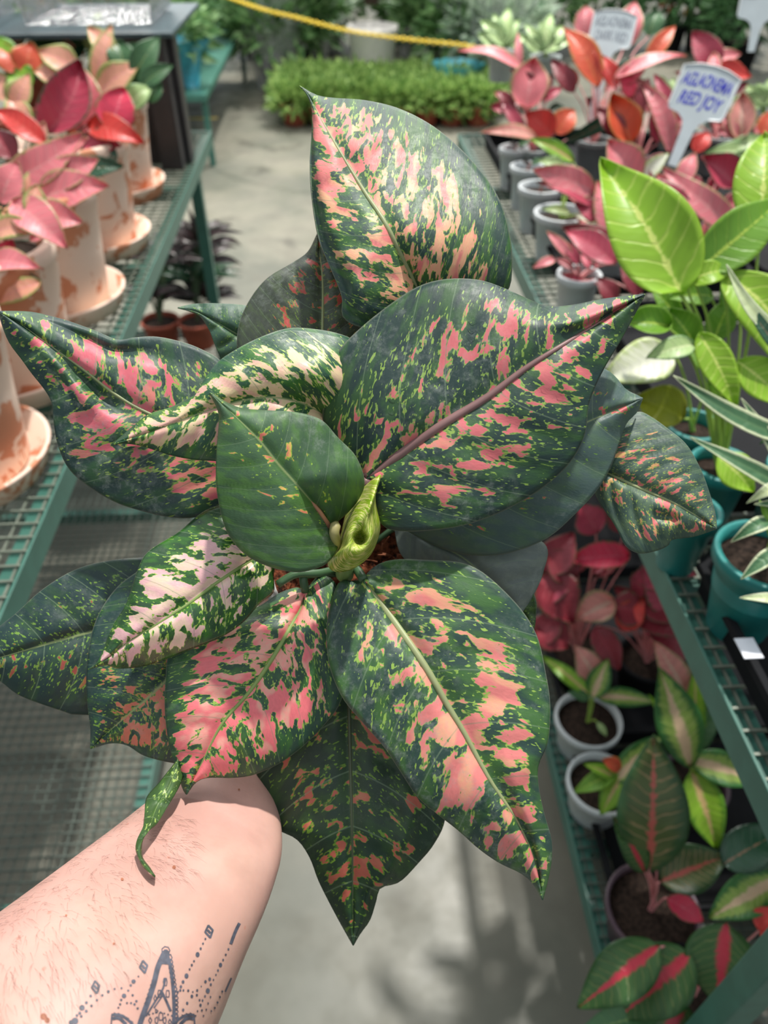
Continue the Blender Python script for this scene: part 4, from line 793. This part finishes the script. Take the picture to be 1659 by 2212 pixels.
terracotta(272, 640, 'pink leaves held flat over the rim', [(18, 392, 182, 290, 66, 'pink', {'bend': .1}), (95, 392, 215, 345, 60, 'pink', {'bend': .08}), (82, 432, 238, 404, 74, 'pink', {'cup': .1}), (100, 312, -10, 240, 44, 'red'), (30, 345, -20, 280, 50, 'dred'), (150, 380, 268, 360, 44, 'dgreen', {'db': .04}), (70, 440, 85, 355, 40, 'peach'), (30, 245, 65, 160, 40, 'peach', {'db': .1}), (60, 290, 20, 200, 44, 'peach', {'db': .1})])
terracotta(202, 790, 'a broad folded pink leaf', [(28, 438, 148, 540, 70, 'pink', {'arch': .15}), (60, 470, 182, 482, 66, 'pink', {'db': .02}), (-20, 510, 98, 500, 44, 'peach', {'arch': .25}), (0, 440, 40, 350, 60, 'pink', {'db': .05}), (75, 470, 80, 400, 40, 'peach'), (-20, 570, 92, 582, 50, 'pink', {'dt': -.04}), (-10, 600, 30, 520, 60, 'hot'), (90, 610, -20, 662, 40, 'peach')])
terracotta(110, 990, 'few leaves in view, nearest on the left bench', [(-60, 720, -10, 640, 50, 'peach'), (-80, 760, -20, 700, 50, 'pink')])

plant('orange and yellow plant at the back of the left bench', BZ, (40, 250), 60, terra, [(40, 160, 10, 100, 68, 'orange'), (55, 160, 70, 95, 68, 'orange'), (30, 140, -30, 90, 68, 'lgrn'), (70, 190, 20, 160, 68, 'lgrn'), (20, 220, -20, 160, 68, 'peach'), (90, 140, 130, 120, 27, 'orange'), (30, 235, 55, 165, 54, 'peach'), (10, 190, 60, 200, 54, 'lgrn')], h=.18)
plant('yellow-green plant at the back of the left bench', BZ, (60, 160), 60, terra, [(100, 75, -10, 62, 40, 'lgrn', {'bend': .15}), (-10, 60, 112, 82, 46, 'pale', {'bend': -.1}), (30, 60, 80, 22, 54, 'lgrn'), (60, 70, -10, 100, 49, 'peach'), (100, 85, 60, 25, 54, 'lgrn')], h=.18)
plant('dark green plant behind the terracotta pots', BZ, (180, 190), 50, terra, [(130, 110, 90, 60, 68, 'green'), (150, 100, 170, 60, 68, 'green'), (180, 105, 140, 62, 59, 'peach'), (130, 120, 190, 90, 68, 'dgreen'), (200, 120, 215, 30, 54, 'pale'), (240, 120, 245, 45, 59, 'green'), (110, 130, 60, 95, 54, 'green')], h=.18)
# ---- plants under the left bench
def fan(e, s, d0, cx, cy, n_, ln, wd, kind, rr, up_=.6, pot=True):
    for i in range(n_):
        a = math.pi*(.05+.9*i/(n_-1))+rr.uniform(-.15, .15); l = ln*rr.uniform(.7, 1.1)
        blade(e, P(cx+math.cos(a)*l*.12, cy-math.sin(a)*l*.12, d0), P(cx+math.cos(a)*l, cy-math.sin(a)*l*up_, d0+rr.uniform(-.1, .1)), wd*d0/F, kind, arch=.25, pot=s if pot else None, stem=dst, NU=12, NV=3, droop=.1)
for i, (x, y, lab) in enumerate(((425, 690, 'dark maroon feathery plant in a terracotta pot on the lower left shelf'), (345, 690, 'second dark maroon plant, left of the first on the lower left shelf'))):
    c = Z(x, y, LZ+.10); c.z = LZ; e = empty('potted_calathea', c, lab, 'potted plant'); s = pot_parts(e, c, .065, .1, terra); rr = random.Random(i); d0 = depth(s)
    for k in range(4 if i == 0 else 3): fan(e, s, d0-.03*k, x+rr.uniform(-15, 15), y-35-42*k, 12, 100, 19, 'maroon' if k != 1 else 'dgreen', rr, .75)
# ---- plant labels on stakes
def stake(pa, pb, d, hw, lines, ink, label, tilt):
    """pa: centre of the head, pb: foot of the stake, hw: half width of the head in pixels"""
    c = P(*pa, d); ft = P(*pb, d+.03); y_ = (c-ft).normalized(); nn = (CAM-c).normalized()*.9+Vector((0, 0, .3)); nn = (nn-y_*nn.dot(y_)).normalized(); x_ = y_.cross(nn)
    u = hw*d/F; e = empty('plant_label', ft, label, 'plant label')
    out = [(-1, .78), (-.5, .93), (0, .98), (.5, .93), (1, .78), (.98, -.55), (.92, -.68), (.55, -.75), (.32, -.92), (.22, -1.2), (.16, -(c-ft).length/u), (-.16, -(c-ft).length/u), (-.22, -1.2), (-.32, -.92), (-.55, -.75), (-.92, -.68), (-.98, -.55)]
    k = len(out); m = MB(); vs = [c+x_*a*u+y_*b*u+nn*zz for zz in (-.0006, .0006) for a, b in out]
    m.add(vs, [tuple(range(k, 2*k)), tuple(range(k))[::-1]]+[(i, (i+1) % k, k+(i+1) % k, k+i) for i in range(k)]); m.build('stake', plain('label_plastic', (198, 208, 212), .4, var=.03), e)
    m = MB(); rim_ = [c+x_*a*u*.985+y_*b*u*.985+nn*.001 for a, b in out[-1:]+out[:8]]; m.tube(rim_, u*.035, 6); m.build('rim', plain('label_rim', (232, 236, 236), .4, var=.02), e)
    for i, tx in enumerate(lines):
        cu = bpy.data.curves.new('lettering', 'FONT'); cu.body = tx; cu.align_x = 'CENTER'; cu.align_y = 'CENTER'; cu.size = 1; cu.extrude = .01; cu.offset = .022
        to = bpy.data.objects.new('t', cu); COL.objects.link(to); bpy.context.view_layer.update()
        me = bpy.data.meshes.new_from_object(to.evaluated_get(bpy.context.evaluated_depsgraph_get())); bpy.data.objects.remove(to)
        wd = max(v.co.x for v in me.vertices)-min(v.co.x for v in me.vertices); sx = u*(1.72 if i == 0 else 1.45)/wd; sy = u*.62
        vs = [c+x_*(v.co.x*sx+v.co.y*sy*.12)+y_*(u*(.42-.62*i)+v.co.y*sy-abs(v.co.x*sx)*.08)+nn*(.0011+v.co.z*.001) for v in me.vertices]
        mesh_obj('lettering', vs, [tuple(p.vertices) for p in me.polygons], ink, e, False)
blue = plain('blue_marker', (52, 56, 190), .5, var=.05); gi = plain('faded_marker', (140, 148, 158), .5, var=.05)
stake((1518, 205), (1452, 358), 1.62, 62, ['AGLAONEMA', 'RED JOY'], blue, 'white plant label lettered in blue marker among the red plants', 0)
stake((1322, 68), (1265, 312), 1.95, 46, ['AGLAONEMA', 'DARK RED'], gi, 'white plant label with faded grey lettering, left of the blue-lettered one', 0)
stake((1645, 5), (1622, 112), 2.2, 44, ['AGLAONEMA'], gi, 'pale plant label cut by the top right corner', 0)
# ---- display rack at the far end of the left bench
ir = plain('dark_rack', (58, 54, 56), .45, var=.08)
a = Z(350, 368, BZ); b_ = Z(418, 290, BZ)
rk = empty('display_rack', (a.x, a.y, BZ), 'dark rack at the far end of the left bench holding clear plastic boxes', 'rack')
ztop = P(360, 52, depth(Vector((a.x, b_.y, 1.35)))).z
box('post', (a.x, a.y, BZ), (a.x+.06, a.y+.05, ztop), ir, rk, .004); box('post', (b_.x-.075, b_.y-.05, BZ), (b_.x-.005, b_.y, ztop), ir, rk, .004); box('panel', (a.x+.075, a.y+.06, BZ), (b_.x-.09, a.y+.12, ztop), ir, rk, .004)
box('shelf', (a.x-1.1, a.y-.02, ztop), (a.x+.09, a.y+.5, ztop+.012), plain('rack_shelf', (62, 80, 86), .35), rk, .003); box('post', (a.x-1.08, a.y+.1, BZ), (a.x-1.02, a.y+.16, ztop), ir, rk, .004)
n = NT('clear_plastic'); tr = n.t.nodes.new('ShaderNodeBsdfTransparent'); gl = n.t.nodes.new('ShaderNodeBsdfGlossy'); gl.inputs['Roughness'].default_value = .12; ms = n.t.nodes.new('ShaderNodeMixShader')
lw = n.t.nodes.new('ShaderNodeLayerWeight'); lw.inputs[0].default_value = .35; n.t.links.new(n.m('ADD', lw.outputs['Facing'], .06), ms.inputs[0]); n.t.links.new(tr.outputs[0], ms.inputs[1]); n.t.links.new(gl.outputs[0], ms.inputs[2]); n.t.links.new(ms.outputs[0], n.out.inputs[0])
nb = n.t.nodes.new('ShaderNodeBump'); nb.inputs['Strength'].default_value = .8; nb.inputs['Distance'].default_value = .02; n.t.links.new(n.noise(n.co(), 26, 3, .6), nb.inputs['Height']); n.t.links.new(nb.outputs[0], gl.inputs['Normal']); clear = n.mat
n = NT('plastic_film'); ms0 = n.t.nodes.new('ShaderNodeMixShader'); ms1 = n.t.nodes.new('ShaderNodeMixShader'); tr = n.t.nodes.new('ShaderNodeBsdfTransparent'); gl = n.t.nodes.new('ShaderNodeBsdfGlossy'); gl.inputs['Roughness'].default_value = .2; df = n.t.nodes.new('ShaderNodeBsdfDiffuse'); df.inputs[0].default_value = (.8, .84, .86, 1)
ms0.inputs[0].default_value = .5; ms1.inputs[0].default_value = .42; n.t.links.new(gl.outputs[0], ms0.inputs[1]); n.t.links.new(df.outputs[0], ms0.inputs[2]); n.t.links.new(tr.outputs[0], ms1.inputs[1]); n.t.links.new(ms0.outputs[0], ms1.inputs[2]); n.t.links.new(ms1.outputs[0], n.out.inputs[0])
nb = n.t.nodes.new('ShaderNodeBump'); nb.inputs['Strength'].default_value = 1; nb.inputs['Distance'].default_value = .04; n.t.links.new(n.noise(n.co(), 16, 4, .65), nb.inputs['Height']); n.t.links.new(nb.outputs[0], gl.inputs['Normal']); film = n.mat
def shell(name, x0, y0, z0, x1, y1, z1, label, cat, g=None):
    m = MB(); t = .02
    vs = [Vector(p) for p in ((x0+t, y0+t, z0), (x1-t, y0+t, z0), (x1-t, y1-t, z0), (x0+t, y1-t, z0), (x0, y0, z1), (x1, y0, z1), (x1, y1, z1), (x0, y1, z1), (x0-t, y0-t, z1), (x1+t, y0-t, z1), (x1+t, y1+t, z1), (x0-t, y1+t, z1))]
    m.add(vs, [(0, 3, 2, 1), (0, 1, 5, 4), (1, 2, 6, 5), (2, 3, 7, 6), (3, 0, 4, 7), (4, 5, 9, 8), (5, 6, 10, 9), (6, 7, 11, 10), (7, 4, 8, 11)])
    o = m.build(name, clear); md = o.modifiers.new('t', 'SOLIDIFY'); md.thickness = .002; b2 = o.modifiers.new('b', 'BEVEL'); b2.width = .008; b2.segments = 2; tag(o, label, cat, g)
shell('plastic_box', a.x-.72, a.y+.02, ztop+.021, a.x-.36, a.y+.38, ztop+.09, 'shallow clear plastic tray on the left of the rack', 'plastic box')
shell('plastic_box', a.x-.30, a.y+.02, ztop+.021, a.x+.05, a.y+.38, ztop+.16, 'deeper clear plastic box on the right of the rack', 'plastic box')
# ---- beyond the benches: small potted greens, planter, sleeves, chain
def foliage(name, c, rx, rz, n_, ls, mat, root, seed, flat=.7):
    rr = random.Random(seed); m = MB()
    for i in range(n_):
        d = Vector((rr.gauss(0, 1), rr.gauss(0, 1), rr.gauss(0, 1)*flat+.3)).normalized(); p = Vector(c)+Vector((d.x*rx, d.y*rx, d.z*rz))*rr.uniform(.45, 1)
        ax = (d+Vector((rr.uniform(-.6, .6), rr.uniform(-.6, .6), rr.uniform(-.2, .7)))).normalized(); sd_ = ax.cross(Vector((rr.uniform(-1, 1), rr.uniform(-1, 1), rr.uniform(-1, 1)))).normalized(); l = ls*rr.uniform(.6, 1.2); nn = ax.cross(sd_)
        m.add([p, p+ax*l*.4+sd_*l*.2+nn*l*.04, p+ax*l-nn*l*.15, p+ax*l*.4-sd_*l*.2+nn*l*.04], [(0, 1, 2), (0, 2, 3)])
    return m.build(name, mat, root, False)
def lf(name, a_, b2, tr_=.25):
    if name in _mc: return _mc[name]
    n = NT(name); g = n.noise(n.co(), 24, 3); _mc[name] = n.fin(n.mix(n.sm(g, .38, .62), srgb(*a_), srgb(*b2)), .45, .4, trans=tr_); return _mc[name]
fern = lf('bright_fern', (98, 136, 66), (166, 194, 112)); bushm = lf('bush_green', (74, 116, 66), (134, 168, 112)); silver = lf('silver_green', (140, 168, 140), (206, 220, 200)); dbush = lf('deep_green', (44, 80, 48), (88, 128, 80))
proto = None
rows = [(268, 610, 1060, 8), (248, 612, 1065, 8), (230, 615, 1070, 8)]
nr = 0
names_r = ['front', 'middle', 'back']
for ri, (yy, xa, xb, cnt) in enumerate(rows):
    for k in range(cnt):
        x = xa+(xb-xa)*(k+.5)/cnt; c = Z(x, yy, 0.0); c.z = 0
        if proto is None:
            e = empty('potted_fern', c, '', 'potted plant'); pot_parts(e, c, .10, .13, terra, n=24); foliage('foliage', c+Vector((0, 0, .17)), .16, .10, 300, .11, fern, e, 3); proto = e
        else:
            e = copy_tree(proto); e.location = c; e.rotation_euler.z = random.uniform(0, 6)
        e['group'] = 'small ferns in terracotta pots, %s row' % names_r[ri]
        e['label'] = 'small fern in terracotta on the floor, %s row, %s' % (names_r[ri], ['at its left end', 'second from its left end', 'third from its left end', 'just left of its middle', 'just right of its middle', 'third from its right end', 'second from its right end', 'at its right end'][k])
c = Z(806, 214, 0); pl = empty('potted_tree', c, 'leafy dark-stemmed plant in a tall white planter', 'potted plant'); pr = 50*depth(c)/F
m = MB(); m.lathe([(0, 0), (pr*.72, 0), (pr*.74, .01), (pr, .47), (pr*1.05, .48), (pr*1.05, .52), (pr*.95, .52), (pr*.9, .46), (0.001, .46)], c, 40); m.build('planter', plain('planter_white', (214, 210, 206), .5, var=.04), pl, True)
m = MB()
for k in range(5): m.tube([c+Vector((random.uniform(-.05, .05), random.uniform(-.05, .05), .66)), c+Vector((random.uniform(-.15, .15), random.uniform(-.1, .1), 1.1)), c+Vector((random.uniform(-.3, .3), 0, 1.4))], [.02, .014, .008], 6)
m.build('stem', plain('dark_bark', (70, 54, 44), .8), pl, True); foliage('foliage', c+Vector((0, 0, 1.2)), .55, .36, 380, .24, dbush, pl, 8)
sl = [(600, 120, bushm, 1), (670, 70, silver, 1), (640, 105, bushm, 0), (710, 40, bushm, 1), (955, 110, bushm, 0), (1000, 130, bushm, 1), (960, 80, silver, 1), (900, 50, bushm, 1), (1000, 30, bushm, 0), (1050, 140, silver, 1), (860, 20, dbush, 0), (560, 50, bushm, 0), (1090, 60, dbush, 0), (1180, 40, bushm, 0), (1300, 20, dbush, 0), (1440, 40, dbush, 0), (1590, 80, dbush, 0)]
cyan = plain('cyan_wrap', (92, 176, 190), .3, var=.15)
where = ['left of the fern rows', 'behind the fern rows, left', 'just left of the ferns', 'far left of the white planter', 'right beside the white planter', 'behind the right end of the ferns', 'behind, right of the planter', 'at the top, right of the planter', 'at the top, further right of the planter', 'behind the rose leaf', 'behind the white planter', 'at the top beside the aisle', 'behind the pale plants', 'at the top behind the bench', 'behind the grey-lettered label', 'at the top between the labels', 'behind the top right corner']
for i, (x, y, mt, wrap) in enumerate(sl):
    c = Z(x, max(y, 20)+75, 0.0); c.z = 0; hgt = .75; wn = {bushm: 'mid green', silver: 'silvery green', dbush: 'dark green'}[mt]
    e = empty('potted_shrub', c, '%s shrub on the floor, %s' % (wn, where[i]), 'potted plant', None); pot_parts(e, c, .15, .25, black, n=24); foliage('foliage', c+Vector((0, 0, .55)), .40, .36, 620, .17, mt, e, 20+i)
    if wrap:
        m = MB(); n_ = 26; prof = [(.16, .02), (.20, .3), (.34, .7), (.46, 1.0)]; vs = []
        for r_, h_ in prof:
            for k in range(n_): t = 2*math.pi*k/n_; q = r_*(1+.10*math.sin(k*2.7+h_*9)); vs.append(c+Vector((math.cos(t)*q, math.sin(t)*q, h_)))
        m.add(vs, [(a2*n_+k, a2*n_+(k+1) % n_, (a2+1)*n_+(k+1) % n_, (a2+1)*n_+k) for a2 in range(3) for k in range(n_)]); o = m.build('plastic_sleeve', film, None, True); tag(o, 'clear plastic sleeve round the %s shrub %s' % (wn, where[i]), 'plastic sleeve')
for i, (x, y, lab) in enumerate(((965, 150, 'cyan gift wrap behind the right end of the ferns'), (1008, 100, 'cyan gift wrap behind the pointed rose leaf'))):
    c = Z(x, y+60, 0); m = MB(); n_ = 20; vs = []
    for r_, h_ in ((.06, .0), (.10, .12), (.15, .24), (.19, .34)):
        for k in range(n_): t = 2*math.pi*k/n_; q = r_*(1+.3*math.sin(k*3.1+h_*20)); vs.append(c+Vector((math.cos(t)*q, math.sin(t)*q-.5, h_)))
    m.add(vs, [(a2*n_+k, a2*n_+(k+1) % n_, (a2+1)*n_+(k+1) % n_, (a2+1)*n_+k) for a2 in range(3) for k in range(n_)]+[tuple(range(n_))]); tag(m.build('gift_wrap', cyan, None, True), lab, 'gift wrap')
# second bench beyond the left one, with wrapped plants
a = Z(445, 205, .42); e = empty('plant_table', (a.x-.45, a.y+1.2, 0), 'green-edged low table beyond the left bench', 'table')
box('top', (a.x-.9, a.y, .38), (a.x, a.y+2.6, .42), gm, e, .004)
for q in ((a.x-.04, a.y+.03), (a.x-.04, a.y+2.5), (a.x-.87, a.y+.03), (a.x-.87, a.y+2.5)): box('leg', (q[0], q[1], 0), (q[0]+.035, q[1]+.035, .38), gm, e)
for i, (dx, dy, mt) in enumerate(((-.2, .25, bushm), (-.55, .3, dbush), (-.25, .9, dbush), (-.6, 1.0, bushm), (-.25, 1.7, bushm), (-.6, 1.9, dbush))):
    c = Vector((a.x+dx, a.y+dy, .42)); lab = ['nearest the aisle', 'near left corner', 'middle, aisle side', 'middle, left side', 'far end, aisle side', 'far end, left side'][i]
    p_ = empty('potted_shrub', c, 'leafy shrub on the low table beyond the left bench, '+lab, 'potted plant'); pot_parts(p_, c, .09, .14, teal if i == 0 else black, n=24); foliage('foliage', c+Vector((0, 0, .32)), .22, .22, 380, .12, mt, p_, 50+i)
c = Vector((a.x-.12, a.y+.22, .421)); m = MB(); n_ = 20; vs = []
for r_, h_ in ((.05, .0), (.07, .12), (.11, .2), (.15, .26)):
    for k in range(n_): t = 2*math.pi*k/n_; q = r_*(1+.2*math.sin(k*3.1+h_*20)); vs.append(c+Vector((math.cos(t)*q, math.sin(t)*q, h_)))
m.add(vs, [(a2*n_+k, a2*n_+(k+1) % n_, (a2+1)*n_+(k+1) % n_, (a2+1)*n_+k) for a2 in range(3) for k in range(n_)]+[tuple(range(n_))]); tag(m.build('gift_wrap', plain('teal_wrap', (60, 150, 170), .3, var=.15), None, True), 'crumpled teal wrap on the low table beyond the left bench', 'gift wrap')
# flowers at the top right
c = Z(1530, 110, 0); e = empty('potted_flowers', c, 'bed of red and yellow flowers at the top right', 'flowers'); pot_parts(e, c, .3, .3, black, n=24); foliage('foliage', c+Vector((0, 0, .6)), .55, .35, 500, .22, bushm, e, 77)
for k, (fx, fy, cl) in enumerate(((1432, 6, 'r'), (1450, 22, 'r'), (1486, 25, 'y'), (1500, 5, 'r'), (1585, 15, 'r'), (1560, 8, 'y'), (1525, 20, 'r'))):
    q = P(fx, fy, depth(c)-.2); m = MB(); m.lathe([(0.001, -.05), (.03, -.03), (.04, .0), (.03, .04), (.012, .055)], q, 8); m.build('flower', plain('red_petal' if cl == 'r' else 'yellow_petal', (206, 46, 48) if cl == 'r' else (232, 170, 50), .5), e, True)
# yellow chain
pts = catmull([P(440, -25, 4.6), P(560, 18, 4.3), P(640, 38, 4.2), P(760, 68, 4.1), P(890, 86, 4.0), P(1000, 98, 3.9), P(1100, 118, 3.8)], 96)
ch = empty('barrier_chain', pts[48], 'yellow plastic barrier chain strung across the far plants', 'chain'); ym = plain('yellow_plastic', (226, 196, 50), .4, var=.06)
for k in range(0, 96):
    a2, b2 = pts[k], pts[k+1]; d = (b2-a2).normalized(); sv = d.cross(Vector((0, 0, 1))).normalized() if k % 2 else d.cross(d.cross(Vector((0, 0, 1)))).normalized(); l = (b2-a2).length
    m = MB(); m.tube([(a2+b2)/2+d*math.cos(t*math.pi/5)*l*.72+sv*math.sin(t*math.pi/5)*l*.42 for t in range(11)], l*.14, 5, False); m.build('link', ym, ch, True)
